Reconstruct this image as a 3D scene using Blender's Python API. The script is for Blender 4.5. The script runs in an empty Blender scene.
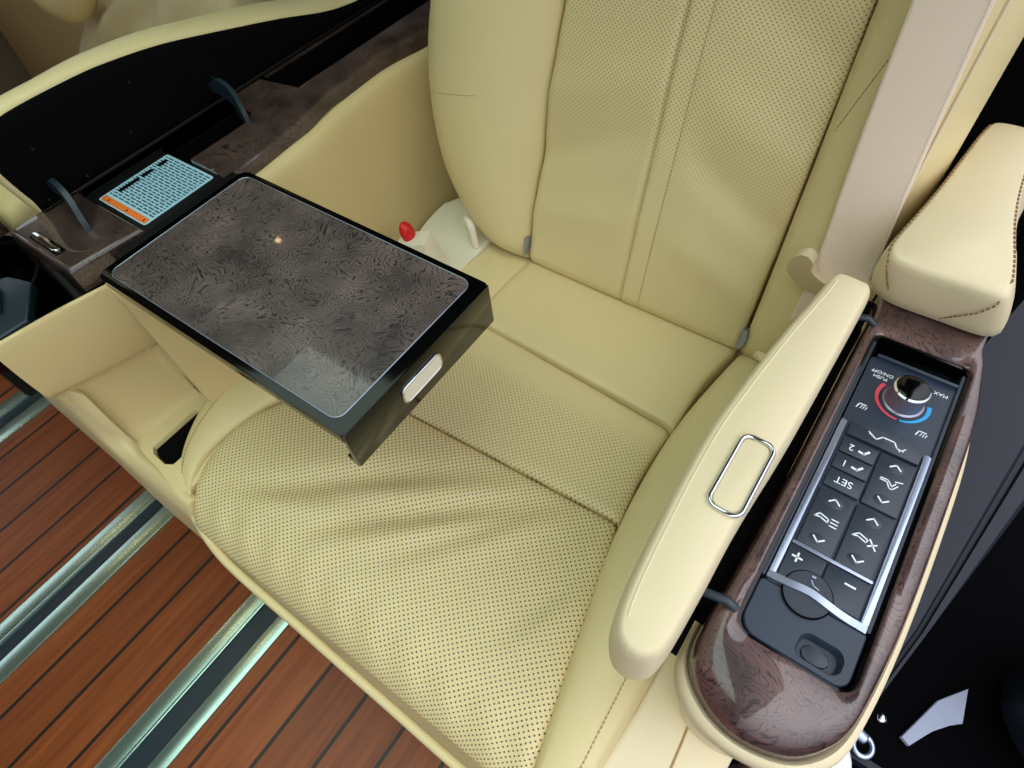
import bpy, bmesh, math, random
from mathutils import Vector, Matrix
random.seed(7)
sc = bpy.context.scene
COL = sc.collection

# ------------------------------------------------------------------ camera, sky, exposure
cam_right = Vector((0.81573228, 0.57405148, -0.07103341))
cam_down = Vector((0.43567979, -0.69054604, -0.57734676))
cam_fwd = Vector((-0.38047861, 0.44001257, -0.81340332))
cd = bpy.data.cameras.new('camera')
cam = bpy.data.objects.new('camera', cd)
COL.objects.link(cam)
rot = Matrix((cam_right, -cam_down, -cam_fwd)).transposed()
cam.matrix_world = Matrix.Translation((0, 0, 1.05)) @ rot.to_4x4()
cd.sensor_fit = 'HORIZONTAL'
cd.sensor_width = 36
cd.lens = 627.0 / 1024 * 36
cd.clip_start = 0.01
sc.camera = cam

w = bpy.data.worlds.new('sky')
sc.world = w
w.use_nodes = True
nt = w.node_tree
bg = nt.nodes['Background']
tc = nt.nodes.new('ShaderNodeTexCoord')
sep = nt.nodes.new('ShaderNodeSeparateXYZ')
nt.links.new(tc.outputs['Generated'], sep.inputs[0])
rp = nt.nodes.new('ShaderNodeValToRGB')
rp.color_ramp.elements[0].position = 0.0
rp.color_ramp.elements[0].color = (0.35, 0.38, 0.42, 1)
rp.color_ramp.elements[1].position = 0.45
rp.color_ramp.elements[1].color = (0.36, 0.37, 0.385, 1)
for pos_, c_ in ((0.72, (0.52, 0.53, 0.56, 1)), (0.88, (0.70, 0.72, 0.75, 1))):
    e_ = rp.color_ramp.elements.new(pos_)
    e_.color = c_
rp.color_ramp.elements[0].color = (0.14, 0.15, 0.16, 1)
nt.links.new(sep.outputs['Z'], rp.inputs[0])
nt.links.new(rp.outputs[0], bg.inputs['Color'])
bg.inputs['Strength'].default_value = 3.6

sc.view_settings.view_transform = 'Standard'
sc.view_settings.look = 'None'
sc.view_settings.gamma = 1
sc.view_settings.exposure = 0.24
sc.view_settings.use_curve_mapping = False
sc.cycles.max_bounces = 8
sc.cycles.use_denoising = True


# ------------------------------------------------------------------ materials
def lin(h):
    r = [int(h[i:i + 2], 16) / 255 for i in (0, 2, 4)]
    return tuple(c / 12.92 if c <= .04045 else ((c + .055) / 1.055) ** 2.4 for c in r) + (1,)


def mat(name, col, rough=.5, metal=0, coat=0, spec=.5, bump=0, bscale=400, emis=None):
    m = bpy.data.materials.new(name)
    m.use_nodes = True
    n, l = m.node_tree.nodes, m.node_tree.links
    b = n['Principled BSDF']
    c = lin(col) if isinstance(col, str) else tuple(col) + (1,)
    b.inputs['Base Color'].default_value = c
    b.inputs['Roughness'].default_value = rough
    b.inputs['Metallic'].default_value = metal
    b.inputs['Coat Weight'].default_value = coat
    b.inputs['Coat Roughness'].default_value = .04
    b.inputs['Specular IOR Level'].default_value = spec
    t = n.new('ShaderNodeTexCoord')
    no = n.new('ShaderNodeTexNoise')
    no.inputs['Scale'].default_value = bscale
    no.inputs['Detail'].default_value = 3
    l.new(t.outputs['Object'], no.inputs['Vector'])
    if bump:
        bp = n.new('ShaderNodeBump')
        bp.inputs['Strength'].default_value = bump
        bp.inputs['Distance'].default_value = .0006
        l.new(no.outputs['Fac'], bp.inputs['Height'])
        l.new(bp.outputs[0], b.inputs['Normal'])
    if emis:
        b.inputs['Emission Color'].default_value = tuple(emis[:3]) + (1,)
        b.inputs['Emission Strength'].default_value = emis[3]
    return m


def leather(name, col, perf=0, rough=.42, rdot=.17, vmin=-1, vmax=99, grain=.35, fade=.03, hole='5e4f3c'):
    """leather with pebble grain; perf = pitch in metres of the punched dots, read from the metric UVs"""
    m = bpy.data.materials.new(name)
    m.use_nodes = True
    n, l = m.node_tree.nodes, m.node_tree.links
    b = n['Principled BSDF']
    b.inputs['Roughness'].default_value = rough
    b.inputs['Specular IOR Level'].default_value = .4
    t = n.new('ShaderNodeTexCoord')
    big = n.new('ShaderNodeTexNoise')
    big.inputs['Scale'].default_value = 6
    l.new(t.outputs['Object'], big.inputs['Vector'])
    mix = n.new('ShaderNodeMixRGB')
    mix.inputs[1].default_value = lin(col)
    c2 = lin(col)
    mix.inputs[2].default_value = (c2[0] * .94, c2[1] * .93, c2[2] * .88, 1)
    l.new(big.outputs['Fac'], mix.inputs[0])
    vo = n.new('ShaderNodeTexVoronoi')
    vo.inputs['Scale'].default_value = 700
    l.new(t.outputs['Object'], vo.inputs['Vector'])
    bp = n.new('ShaderNodeBump')
    bp.inputs['Strength'].default_value = grain
    bp.inputs['Distance'].default_value = .0004
    l.new(vo.outputs['Distance'], bp.inputs['Height'])
    l.new(bp.outputs[0], b.inputs['Normal'])
    out = mix.outputs[0]
    if perf:
        def mth(op, a, c=None):
            q = n.new('ShaderNodeMath')
            q.operation = op
            for i, s in enumerate((a, c)):
                if s is None:
                    continue
                if isinstance(s, (int, float)):
                    q.inputs[i].default_value = s
                else:
                    l.new(s, q.inputs[i])
            return q.outputs[0]
        sx = n.new('ShaderNodeSeparateXYZ')
        l.new(t.outputs['UV'], sx.inputs[0])
        u = mth('DIVIDE', sx.outputs[0], perf)
        v = mth('DIVIDE', sx.outputs[1], perf)
        ds = []
        for o in (0, .5):
            a = mth('SUBTRACT', mth('FRACT', mth('ADD', u, o)), .5)
            c = mth('SUBTRACT', mth('FRACT', mth('ADD', v, o)), .5)
            ds.append(mth('SQRT', mth('ADD', mth('MULTIPLY', a, a), mth('MULTIPLY', c, c))))
        d = mth('MINIMUM', ds[0], ds[1])
        dot = mth('LESS_THAN', d, rdot)
        # the punched field starts and stops along the panel
        lo = mth('MULTIPLY', mth('SUBTRACT', sx.outputs[1], vmin), 1 / fade)
        hi = mth('MULTIPLY', mth('SUBTRACT', vmax, sx.outputs[1]), 1 / fade)
        g = n.new('ShaderNodeClamp')
        l.new(mth('MINIMUM', lo, hi), g.inputs[0])
        fac = mth('MULTIPLY', dot, g.outputs[0])
        m2 = n.new('ShaderNodeMixRGB')
        l.new(fac, m2.inputs[0])
        l.new(out, m2.inputs[1])
        m2.inputs[2].default_value = lin(hole)
        out = m2.outputs[0]
    l.new(out, b.inputs['Base Color'])
    return m


def burl(name, ca, cb, cline, scale=9, lines=34, rough=.18):
    m = bpy.data.materials.new(name)
    m.use_nodes = True
    n, l = m.node_tree.nodes, m.node_tree.links
    b = n['Principled BSDF']
    b.inputs['Roughness'].default_value = rough + .15
    b.inputs['Coat Weight'].default_value = 1
    b.inputs['Coat Roughness'].default_value = .03
    t = n.new('ShaderNodeTexCoord')
    n1 = n.new('ShaderNodeTexNoise')
    n1.inputs['Scale'].default_value = scale
    n1.inputs['Detail'].default_value = 5
    n1.inputs['Roughness'].default_value = .47
    n1.inputs['Distortion'].default_value = .9
    l.new(t.outputs['Object'], n1.inputs['Vector'])
    n2 = n.new('ShaderNodeTexNoise')
    n2.inputs['Scale'].default_value = scale * 1.7
    n2.inputs['Detail'].default_value = 6
    l.new(t.outputs['Object'], n2.inputs['Vector'])
    mu = n.new('ShaderNodeMath')
    mu.operation = 'MULTIPLY'
    mu.inputs[1].default_value = lines
    l.new(n1.outputs['Fac'], mu.inputs[0])
    fr = n.new('ShaderNodeMath')
    fr.operation = 'PINGPONG'
    fr.inputs[1].default_value = .5
    l.new(mu.outputs[0], fr.inputs[0])
    rl = n.new('ShaderNodeValToRGB')
    rl.color_ramp.elements[0].position = .02
    rl.color_ramp.elements[0].color = (1, 1, 1, 1)
    rl.color_ramp.elements[1].position = .19
    rl.color_ramp.elements[1].color = (0, 0, 0, 1)
    l.new(fr.outputs[0], rl.inputs[0])
    base = n.new('ShaderNodeValToRGB')
    base.color_ramp.elements[0].position = .30
    base.color_ramp.elements[0].color = lin(ca)
    base.color_ramp.elements[1].position = .70
    base.color_ramp.elements[1].color = lin(cb)
    l.new(n2.outputs['Fac'], base.inputs[0])
    mx = n.new('ShaderNodeMixRGB')
    mul = n.new('ShaderNodeMath')
    mul.operation = 'MULTIPLY'
    mul.inputs[1].default_value = .92
    l.new(rl.outputs[0], mul.inputs[0])
    l.new(mul.outputs[0], mx.inputs[0])
    l.new(base.outputs[0], mx.inputs[1])
    mx.inputs[2].default_value = lin(cline)
    l.new(mx.outputs[0], b.inputs['Base Color'])
    return m


CREAM = 'e1cf9f'
M = {
    'leather': leather('cream_leather', CREAM),
    'leather_perf': leather('perforated_leather_cushion', CREAM, perf=.0064, rdot=.15),
    'leather_perf_rear': leather('perforated_leather_cushion_rear', CREAM, perf=.0060, rdot=.15, vmax=.375, fade=.03, hole='8a7a5a'),
    'leather_back': leather('perforated_leather_back', CREAM, perf=.0054, rdot=.15, vmin=.14, fade=.14, hole='94845a'),
    'leather_lit': leather('cream_leather_lit', 'e3d4b2', rough=.4, grain=.2),  # same cream leather with daylight put into the colour, for brighter pieces
    'leather_shaded': leather('cream_leather_shaded', 'd9c492', rough=.45, grain=.2),  # same cream leather with shade put into the colour, for dimmer pieces
    'plastic_cream': mat('cream_plastic', 'e0d0ae', .4, bump=.1, bscale=900),
    'plastic_ivory': mat('ivory_plastic', 'e6dfca', .4),
    'stitch': mat('tan_thread', 'a88a5c', .7),
    'stitch_brown': mat('brown_thread', '8f6c48', .7),
    'belt': mat('belt_webbing', 'f0dac8', .75, bump=.8, bscale=1400),
    'black': mat('black_plastic', '070809', .5, spec=.3, bump=.15, bscale=1200),
    'void': mat('black_lining', '030304', .9, spec=.1),
    'gloss': mat('gloss_black', '030405', .1, coat=0, spec=.36),
    'slate': mat('slate_plastic', '293446', .42, bump=.12, bscale=1500),
    'slate_btn': mat('slate_button', '262f3d', .38, bump=.1, bscale=1500),
    'teal': mat('dark_teal_plastic', '1d2d38', .35),
    'silver': mat('satin_silver', 'a9b4cc', .3, metal=.85),
    'chrome': mat('chrome', 'dfe3ea', .08, metal=1),
    'alu': mat('anodised_aluminium', 'b4d2ca', .24, metal=.9),
    'white': mat('icon_white', 'e4ecf4', .5),
    'red_mark': mat('red_mark', 'e0455a', .5),
    'blue_mark': mat('blue_mark', '1c9fe0', .5),
    'red': mat('red_button', 'd4121c', .3),
    'knurl': mat('knurled_grey_metal', '8f8ea0', .3, metal=.7),
    'rubber': mat('dark_trim', '141a26', .5, bump=.2, bscale=500),
    'sill': mat('blue_grey_sill', '171c28', .5, spec=.3, bump=.2, bscale=900),
    'paint': mat('white_paint', 'e4eaf4', .25, coat=1),
    'headliner': mat('headliner', '8f8672', .9),
    'ground': mat('dark_ground', '040406', .95, spec=.05),
    'label_orange': mat('orange_band', 'e8762a', .5),
    'grey_paper': mat('grey_mat', '9aa2b8', .8, bump=.6, bscale=200),
    'lamp': mat('lamp_warm', 'ffe0b0', .5, emis=(1, .72, .38, 9)),
    'burl_tray': burl('burl_tray', '3e3535', '736462', '0e0a0a', 13, 44),
    'burl_arm': burl('burl_brown', '38262a', '6c4f4e', '1c1112', 18, 36),
    'burl_console': burl('burl_console', '2e2220', '58443e', '15100f', 16, 36),
}


def dashed_label():
    m = bpy.data.materials.new('label_print')
    m.use_nodes = True
    n, l = m.node_tree.nodes, m.node_tree.links
    b = n['Principled BSDF']
    b.inputs['Roughness'].default_value = .35
    t = n.new('ShaderNodeTexCoord')
    mp = n.new('ShaderNodeMapping')
    mp.inputs['Rotation'].default_value = (0, 0, 0)
    mp.inputs['Scale'].default_value = (1, 1, 1)
    l.new(t.outputs['UV'], mp.inputs[0])
    br = n.new('ShaderNodeTexBrick')
    br.offset = .37
    br.squash = .7
    br.squash_frequency = 3
    br.inputs['Color1'].default_value = (.02, .04, .06, 1)
    br.inputs['Color2'].default_value = (.03, .06, .09, 1)
    br.inputs['Mortar'].default_value = lin('a9d3e6')
    br.inputs['Scale'].default_value = 1
    br.inputs['Mortar Size'].default_value = .0010
    br.inputs['Mortar Smooth'].default_value = .1
    br.inputs['Brick Width'].default_value = .0115
    br.inputs['Row Height'].default_value = .0039
    l.new(mp.outputs[0], br.inputs['Vector'])
    l.new(br.outputs['Color'], b.inputs['Base Color'])
    return m


M['label_print'] = dashed_label()
M['label_blue'] = mat('label_paper', 'a9d3e6', .35)


def teak():
    m = bpy.data.materials.new('teak_planks')
    m.use_nodes = True
    n, l = m.node_tree.nodes, m.node_tree.links
    b = n['Principled BSDF']
    b.inputs['Roughness'].default_value = .38
    b.inputs['Specular IOR Level'].default_value = .4
    t = n.new('ShaderNodeTexCoord')
    sx = n.new('ShaderNodeSeparateXYZ')
    l.new(t.outputs['Object'], sx.inputs[0])

    def mth(op, a, c=None):
        q = n.new('ShaderNodeMath')
        q.operation = op
        for i, s in enumerate((a, c)):
            if s is None:
                continue
            if isinstance(s, (int, float)):
                q.inputs[i].default_value = s
            else:
                l.new(s, q.inputs[i])
        return q.outputs[0]
    k = mth('DIVIDE', mth('ADD', sx.outputs[0], .265 + .077 * 40), .077)
    d = mth('ABSOLUTE', mth('SUBTRACT', mth('FRACT', mth('ADD', k, .5)), .5))
    seam = mth('LESS_THAN', d, .04)
    pid = mth('FLOOR', k)
    wn = n.new('ShaderNodeTexWhiteNoise')
    wn.noise_dimensions = '1D'
    l.new(pid, wn.inputs['W'])
    mp = n.new('ShaderNodeMapping')
    mp.inputs['Scale'].default_value = (90, 5, 1)
    l.new(t.outputs['Object'], mp.inputs[0])
    no = n.new('ShaderNodeTexNoise')
    no.inputs['Scale'].default_value = 1
    no.inputs['Detail'].default_value = 5
    l.new(mp.outputs[0], no.inputs['Vector'])
    r = n.new('ShaderNodeValToRGB')
    r.color_ramp.elements[0].position = .3
    r.color_ramp.elements[0].color = lin('7a3a17')
    r.color_ramp.elements[1].position = .75
    r.color_ramp.elements[1].color = lin('9c5528')
    l.new(no.outputs['Fac'], r.inputs[0])
    hs = n.new('ShaderNodeHueSaturation')
    l.new(r.outputs[0], hs.inputs['Color'])
    l.new(mth('ADD', mth('MULTIPLY', wn.outputs['Value'], .25), .85), hs.inputs['Value'])
    mx = n.new('ShaderNodeMixRGB')
    l.new(seam, mx.inputs[0])
    l.new(hs.outputs[0], mx.inputs[1])
    mx.inputs[2].default_value = lin('231a18')
    l.new(mx.outputs[0], b.inputs['Base Color'])
    bp = n.new('ShaderNodeBump')
    bp.inputs['Strength'].default_value = .6
    bp.inputs['Distance'].default_value = .001
    l.new(mth('SUBTRACT', mth('MULTIPLY', no.outputs['Fac'], .25), seam), bp.inputs['Height'])
    l.new(bp.outputs[0], b.inputs['Normal'])
    return m


M['teak'] = teak()


# ------------------------------------------------------------------ object helpers
def thing(name, label, cat, loc=(0, 0, 0), group=None):
    o = bpy.data.objects.new(name, None)
    o.empty_display_size = .05
    COL.objects.link(o)
    o.location = loc
    o['label'] = label
    o['category'] = cat
    if group:
        o['group'] = group
    return o


def obj(name, bm, m, parent=None, smooth=35, label=None):
    """link one mesh (world coordinates) as a part of parent"""
    me = bpy.data.meshes.new(name)
    bmesh.ops.recalc_face_normals(bm, faces=bm.faces)
    bm.to_mesh(me)
    bm.free()
    me.materials.append(m)
    if smooth:
        for p in me.polygons:
            p.use_smooth = True
        if smooth < 180:
            me.set_sharp_from_angle(angle=math.radians(smooth))
    o = bpy.data.objects.new(name, me)
    COL.objects.link(o)
    if parent is not None:
        o.parent = parent
        if parent.type == 'EMPTY':
            o.location = [-c for c in parent.location]
    if label:
        o['label'] = label
    return o


def tag(o, label, cat, group=None, kind=None):
    o['label'] = label
    o['category'] = cat
    if group:
        o['group'] = group
    if kind:
        o['kind'] = kind
    return o


def struct(name, bm, m, smooth=0):
    o = obj(name, bm, m, None, smooth)
    o['kind'] = 'structure'
    return o


def box(bm, x0, x1, y0, y1, z0, z1, bev=0, seg=2):
    b = bmesh.new()
    vs = [b.verts.new(p) for p in ((x0, y0, z0), (x1, y0, z0), (x1, y1, z0), (x0, y1, z0),
                                   (x0, y0, z1), (x1, y0, z1), (x1, y1, z1), (x0, y1, z1))]
    for f in ((0, 3, 2, 1), (4, 5, 6, 7), (0, 1, 5, 4), (1, 2, 6, 5), (2, 3, 7, 6), (3, 0, 4, 7)):
        b.faces.new([vs[i] for i in f])
    if bev:
        bmesh.ops.bevel(b, geom=b.edges[:], offset=bev, segments=seg, profile=.6, affect='EDGES')
    return merge(bm, b)


def merge(bm, b, mtx=None):
    if mtx is not None:
        bmesh.ops.transform(b, matrix=mtx, verts=b.verts)
    mp = {}
    for v in b.verts:
        mp[v] = bm.verts.new(v.co)
    for f in b.faces:
        try:
            bm.faces.new([mp[v] for v in f.verts])
        except ValueError:
            pass
    b.free()
    return bm


def catmull(pts, n, closed=False):
    pts = [Vector(p) for p in pts]
    m = len(pts)
    segs = m if closed else m - 1
    out = []
    for i in range(segs):
        def g(j):
            return pts[j % m] if closed else pts[max(0, min(m - 1, j))]
        p0, p1, p2, p3 = g(i - 1), g(i), g(i + 1), g(i + 2)
        for k in range(12):
            t = k / 12
            out.append(.5 * ((2 * p1) + (p2 - p0) * t + (2 * p0 - 5 * p1 + 4 * p2 - p3) * t * t + (3 * p1 - p0 - 3 * p2 + p3) * t ** 3))
    if not closed:
        out.append(pts[-1].copy())
    return resample(out, n, closed)


def resample(pts, n, closed=False):
    pts = [Vector(p) for p in pts]
    if closed:
        pts = pts + [pts[0]]
    L = [0]
    for a, b in zip(pts, pts[1:]):
        L.append(L[-1] + (b - a).length)
    tot = L[-1]
    out = []
    j = 0
    for i in range(n):
        s = tot * (i / n if closed else i / (n - 1))
        while j < len(L) - 2 and L[j + 1] < s:
            j += 1
        d = L[j + 1] - L[j]
        t = 0 if d == 0 else (s - L[j]) / d
        out.append(pts[j].lerp(pts[j + 1], min(1, t)))
    return out


def prism(outline, z0, z1, bev=.003, seg=3, top_only=False):
    b = bmesh.new()
    lo = [b.verts.new((p[0], p[1], z0)) for p in outline]
    hi = [b.verts.new((p[0], p[1], z1)) for p in outline]
    n = len(outline)
    b.faces.new(lo[::-1])
    b.faces.new(hi)
    for i in range(n):
        b.faces.new((lo[i], lo[(i + 1) % n], hi[(i + 1) % n], hi[i]))
    if bev:
        es = [e for e in b.edges if abs(e.verts[0].co.z - e.verts[1].co.z) < 1e-6 and (not top_only or e.verts[0].co.z > (z0 + z1) / 2)]
        bmesh.ops.bevel(b, geom=es, offset=bev, segments=seg, profile=.5, affect='EDGES')
    return b


def rrect(x0, x1, y0, y1, r, n=6):
    pts = []
    if not isinstance(r, (tuple, list)):
        r = (r,) * 4
    for (cx, cy, a, q) in ((x1 - r[0], y0 + r[0], -90, r[0]), (x1 - r[1], y1 - r[1], 0, r[1]), (x0 + r[2], y1 - r[2], 90, r[2]), (x0 + r[3], y0 + r[3], 180, r[3])):
        for k in range(n + 1):
            t = math.radians(a + 90 * k / n)
            pts.append((cx + q * math.cos(t), cy + q * math.sin(t)))
    return pts


def polar(outline, c, n=160, ax=1, ay=1):
    """points of a star-shaped outline seen from c, one per direction"""
    out = []
    m = len(outline)
    for k in range(n):
        a = 2 * math.pi * k / n
        d = (math.cos(a) * ax, math.sin(a) * ay)
        best = 0
        for i in range(m):
            p, q = outline[i], outline[(i + 1) % m]
            ex, ey = q[0] - p[0], q[1] - p[1]
            det = d[0] * (-ey) - d[1] * (-ex)
            if abs(det) < 1e-12:
                continue
            rx, ry = p[0] - c[0], p[1] - c[1]
            t = (rx * (-ey) - ry * (-ex)) / det
            s = (d[0] * ry - d[1] * rx) / det
            if t > 0 and -1e-6 <= s <= 1 + 1e-6:
                best = max(best, t)
        out.append((c[0] + d[0] * best, c[1] + d[1] * best))
    return out


def offset(outline, d):
    """positive d shrinks a counter-clockwise outline"""
    n = len(outline)
    out = []
    for i in range(n):
        a, b, c = Vector(outline[i - 1][:2]), Vector(outline[i][:2]), Vector(outline[(i + 1) % n][:2])
        e = (c - a)
        if e.length < 1e-9:
            out.append(tuple(b))
            continue
        e.normalize()
        out.append((b.x - e.y * d, b.y + e.x * d))
    return out


def loft(loops, closed=True, cap0=False, cap1=False, bm=None):
    bm = bm or bmesh.new()
    rows = [[bm.verts.new(p) for p in lp] for lp in loops]
    n = len(rows[0])
    for a, b in zip(rows, rows[1:]):
        for i in range(n if closed else n - 1):
            j = (i + 1) % n
            try:
                bm.faces.new((a[i], a[j], b[j], b[i]))
            except ValueError:
                pass
    if cap0:
        bm.faces.new(rows[0][::-1])
    if cap1:
        bm.faces.new(rows[-1])
    return bm


def tube(bm, pts, r, n=8, cap=True, closed=False, flat=1.0):
    pts = [Vector(p) for p in pts]
    rows = []
    m = len(pts)
    up = None
    for i, p in enumerate(pts):
        a = pts[i - 1] if (i > 0 or closed) else p
        b = pts[(i + 1) % m] if (i < m - 1 or closed) else p
        t = (b - a).normalized()
        if up is None:
            up = Vector((0, 0, 1)) if abs(t.z) < .9 else Vector((1, 0, 0))
        s = t.cross(up).normalized()
        up = s.cross(t).normalized()
        rr = r[i] if isinstance(r, (list, tuple)) else r
        rows.append([bm.verts.new(p + (s * math.cos(2 * math.pi * k / n) + up * math.sin(2 * math.pi * k / n) * flat) * rr) for k in range(n)])
    prs = list(zip(rows, rows[1:])) + ([(rows[-1], rows[0])] if closed else [])
    for a, b in prs:
        for k in range(n):
            bm.faces.new((a[k], a[(k + 1) % n], b[(k + 1) % n], b[k]))
    if cap and not closed:
        bm.faces.new(rows[0][::-1])
        bm.faces.new(rows[-1])
    return bm


def stitches(bm, pts, step=.005, ln=.0034, r=.0007):
    pts = [Vector(p) for p in pts]
    L = sum((b - a).length for a, b in zip(pts, pts[1:]))
    n = max(2, int(L / step))
    q = resample(pts, n * 8)
    k = max(1, int(8 * ln / step))
    for i in range(n):
        a, b = q[i * 8], q[min(len(q) - 1, i * 8 + k)]
        if (b - a).length > 1e-5:
            tube(bm, [a, b], r, 5)
    return bm


def warp(i, n, k=.75):
    t = i / n
    return t * (1 - k) + k * .5 * (1 - math.cos(math.pi * t))


def pillow(L, R, N, nu=48, nv=64, rad=(.02, .02, .02, .02), dip=None, crown=.01, depth=.03, disp=None, uvf=None):
    """padded panel ruled between the side curves L and R; N is its outward direction.
    rad = roll radius at the left, right, start and end edges; returns (bmesh, function u,v -> point)"""
    N = Vector(N).normalized()
    Lc, Rc = catmull(L, 200), catmull(R, 200)
    wid = sum((a - b).length for a, b in zip(Lc, Rc)) / 200
    ln = sum((a - b).length for a, b in zip(Lc, Lc[1:]))
    dip = dip if dip is not None else rad

    def base(u, v):
        f = v * 199
        i = min(198, int(f))
        a = Lc[i].lerp(Lc[i + 1], f - i)
        b = Rc[i].lerp(Rc[i + 1], f - i)
        return a.lerp(b, u)

    def hgt(u, v):
        h = crown * (4 * u * (1 - u)) * math.sqrt(max(0, 4 * v * (1 - v)))
        for d, r, q in ((u * wid, rad[0], dip[0]), ((1 - u) * wid, rad[1], dip[1]), (v * ln, rad[2], dip[2]), ((1 - v) * ln, rad[3], dip[3])):
            if r and d < r:
                e = 1 - d / r
                h -= q * (1 - math.sqrt(max(0, 1 - e * e)))
        return h

    def pt(u, v, e=0):
        p = base(u, v)
        h = hgt(u, v)
        if disp:
            h += disp(u, v, p)
        return p + N * (h + e)
    bm = bmesh.new()
    uvl = bm.loops.layers.uv.new('UVMap')
    g = []
    for j in range(nv + 1):
        row = []
        for i in range(nu + 1):
            u, v = warp(i, nu), warp(j, nv)
            vt = bm.verts.new(pt(u, v))
            row.append((vt, uvf(vt.co, u, v) if uvf else (u * wid, v * ln)))
        g.append(row)
    for j in range(nv):
        for i in range(nu):
            q = (g[j][i], g[j][i + 1], g[j + 1][i + 1], g[j + 1][i])
            f = bm.faces.new([a[0] for a in q])
            for lp, a in zip(f.loops, q):
                lp[uvl].uv = a[1]
    ring = [g[0][i] for i in range(nu)] + [g[j][nu] for j in range(nv)] + [g[nv][i] for i in range(nu, 0, -1)] + [g[j][0] for j in range(nv, 0, -1)]
    low = [(bm.verts.new(a[0].co - N * depth), a[1]) for a in ring]
    m = len(ring)
    for i in range(m):
        q = (ring[i], low[i], low[(i + 1) % m], ring[(i + 1) % m])
        f = bm.faces.new([a[0] for a in q])
        for lp, a in zip(f.loops, q):
            lp[uvl].uv = a[1]
    bm.faces.new([a[0] for a in low])
    return bm, pt


def text_mesh(s, size, mtx, depth=.0002):
    cu = bpy.data.curves.new('txt', 'FONT')
    cu.body = s
    cu.size = size
    cu.extrude = depth
    cu.align_x = 'CENTER'
    cu.align_y = 'CENTER'
    o = bpy.data.objects.new('txt', cu)
    COL.objects.link(o)
    dg = bpy.context.evaluated_depsgraph_get()
    me = bpy.data.meshes.new_from_object(o.evaluated_get(dg))
    b = bmesh.new()
    b.from_mesh(me)
    bpy.data.objects.remove(o)
    bpy.data.curves.remove(cu)
    bpy.data.meshes.remove(me)
    bmesh.ops.transform(b, matrix=mtx, verts=b.verts)
    return b


def strip(bm, pts, wd, z, th=.0003):
    """flat printed line: little boxes between 2D points"""
    for a, b in zip(pts, pts[1:]):
        d = Vector((b[0] - a[0], b[1] - a[1]))
        if d.length < 1e-7:
            continue
        d.normalize()
        nrm = Vector((-d.y, d.x)) * wd / 2
        e = d * wd * .3
        q = [(a[0] - e.x + nrm.x, a[1] - e.y + nrm.y), (a[0] - e.x - nrm.x, a[1] - e.y - nrm.y), (b[0] + e.x - nrm.x, b[1] + e.y - nrm.y), (b[0] + e.x + nrm.x, b[1] + e.y + nrm.y)]
        merge(bm, prism(q, z, z + th, 0))
    return bm


def wav(p, c, d, s, L):
    """soft crease height: gaussian across direction d, through c"""
    dx, dy = p.x - c[0], p.y - c[1]
    a = dx * d[0] + dy * d[1]
    b = -dx * d[1] + dy * d[0]
    return math.exp(-(b / s) ** 2) * math.exp(-(a / L) ** 2)


# ------------------------------------------------------------------ the vehicle cabin (setting)
b = bmesh.new()
box(b, -2.3, .14, -1.6, 2.3, -.03, 0)
struct('floor', b, M['teak'])
b = bmesh.new()
X0, X1, Y0, Y1 = -1.12, -.02, -.75, .49
for a in ((-2.3, X0, -1.6, 2.3), (X1, .22, -1.6, 2.3), (X0, X1, -1.6, Y0), (X0, X1, Y1, 2.3)):
    box(b, a[0], a[1], a[2], a[3], 1.45, 1.49)
struct('ceiling', b, M['headliner'])
b = bmesh.new()
box(b, -2.34, -2.3, -1.6, 2.3, 0, .90)
box(b, -2.34, -2.3, -1.6, 2.3, 1.25, 1.45)
box(b, -2.34, -2.3, -.2, .2, .90, 1.25)
struct('wall_left', b, M['headliner'])
b = bmesh.new()
box(b, -2.3, .1, -1.64, -1.6, 0, 1.45)
struct('front_light_block', b, M['black'])  # unseen solid front, added to shut out light and deepen contrast
b = bmesh.new()
box(b, -2.3, .3, 2.3, 2.34, -.3, 1.49)
struct('wall_back', b, M['black'])
b = bmesh.new()
box(b, .16, .22, .96, 2.3, .16, 1.45, .01)
box(b, .02, .16, .96, 1.1, .02, 1.2, .01)  # black panel standing in for the dark interior behind the seat
struct('wall_right', b, M['void'])
b = bmesh.new()
box(b, -2.3, 4, -4, 4, -.36, -.34)
struct('ground', b, M['ground'])
g_ = bpy.data.materials.new('tinted_glass')
g_.use_nodes = True
gn, gl = g_.node_tree.nodes, g_.node_tree.links
for q_ in list(gn):
    if q_.type == 'BSDF_PRINCIPLED':
        gn.remove(q_)
tr = gn.new('ShaderNodeBsdfTransparent')
tr.inputs[0].default_value = (.80, .88, .80, 1)
gs = gn.new('ShaderNodeBsdfGlossy')
gs.inputs['Roughness'].default_value = .02
fz = gn.new('ShaderNodeFresnel')
fz.inputs[0].default_value = 1.3
ms = gn.new('ShaderNodeMixShader')
gl.new(fz.outputs[0], ms.inputs[0])
gl.new(tr.outputs[0], ms.inputs[1])
gl.new(gs.outputs[0], ms.inputs[2])
gl.new(ms.outputs[0], gn['Material Output'].inputs[0])
b = bmesh.new()
box(b, X0 + .001, X1 - .001, Y0 + .001, Y1 - .001, 1.468, 1.474)
struct('window_1', b, g_)
# step sill of the door opening: two dark ribs with a groove
b = bmesh.new()
prof = [(.145, .0), (.145, .150), (.20, .152), (.262, .150), (.266, .143), (.272, .143), (.276, .150), (.310, .148), (.322, .138), (.33, .10), (.33, -.2), (.145, -.2)]
def sill_x(x, y):
    g, r = .240 + (y - .264) * .161, .231 + (y - .264) * .247
    g = min(g, r - .004)
    return x + (x - .145) / (.27 - .145) * (g - .27) if x <= .27 else g + (x - .27) / (.322 - .27) * (r - g)


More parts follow.
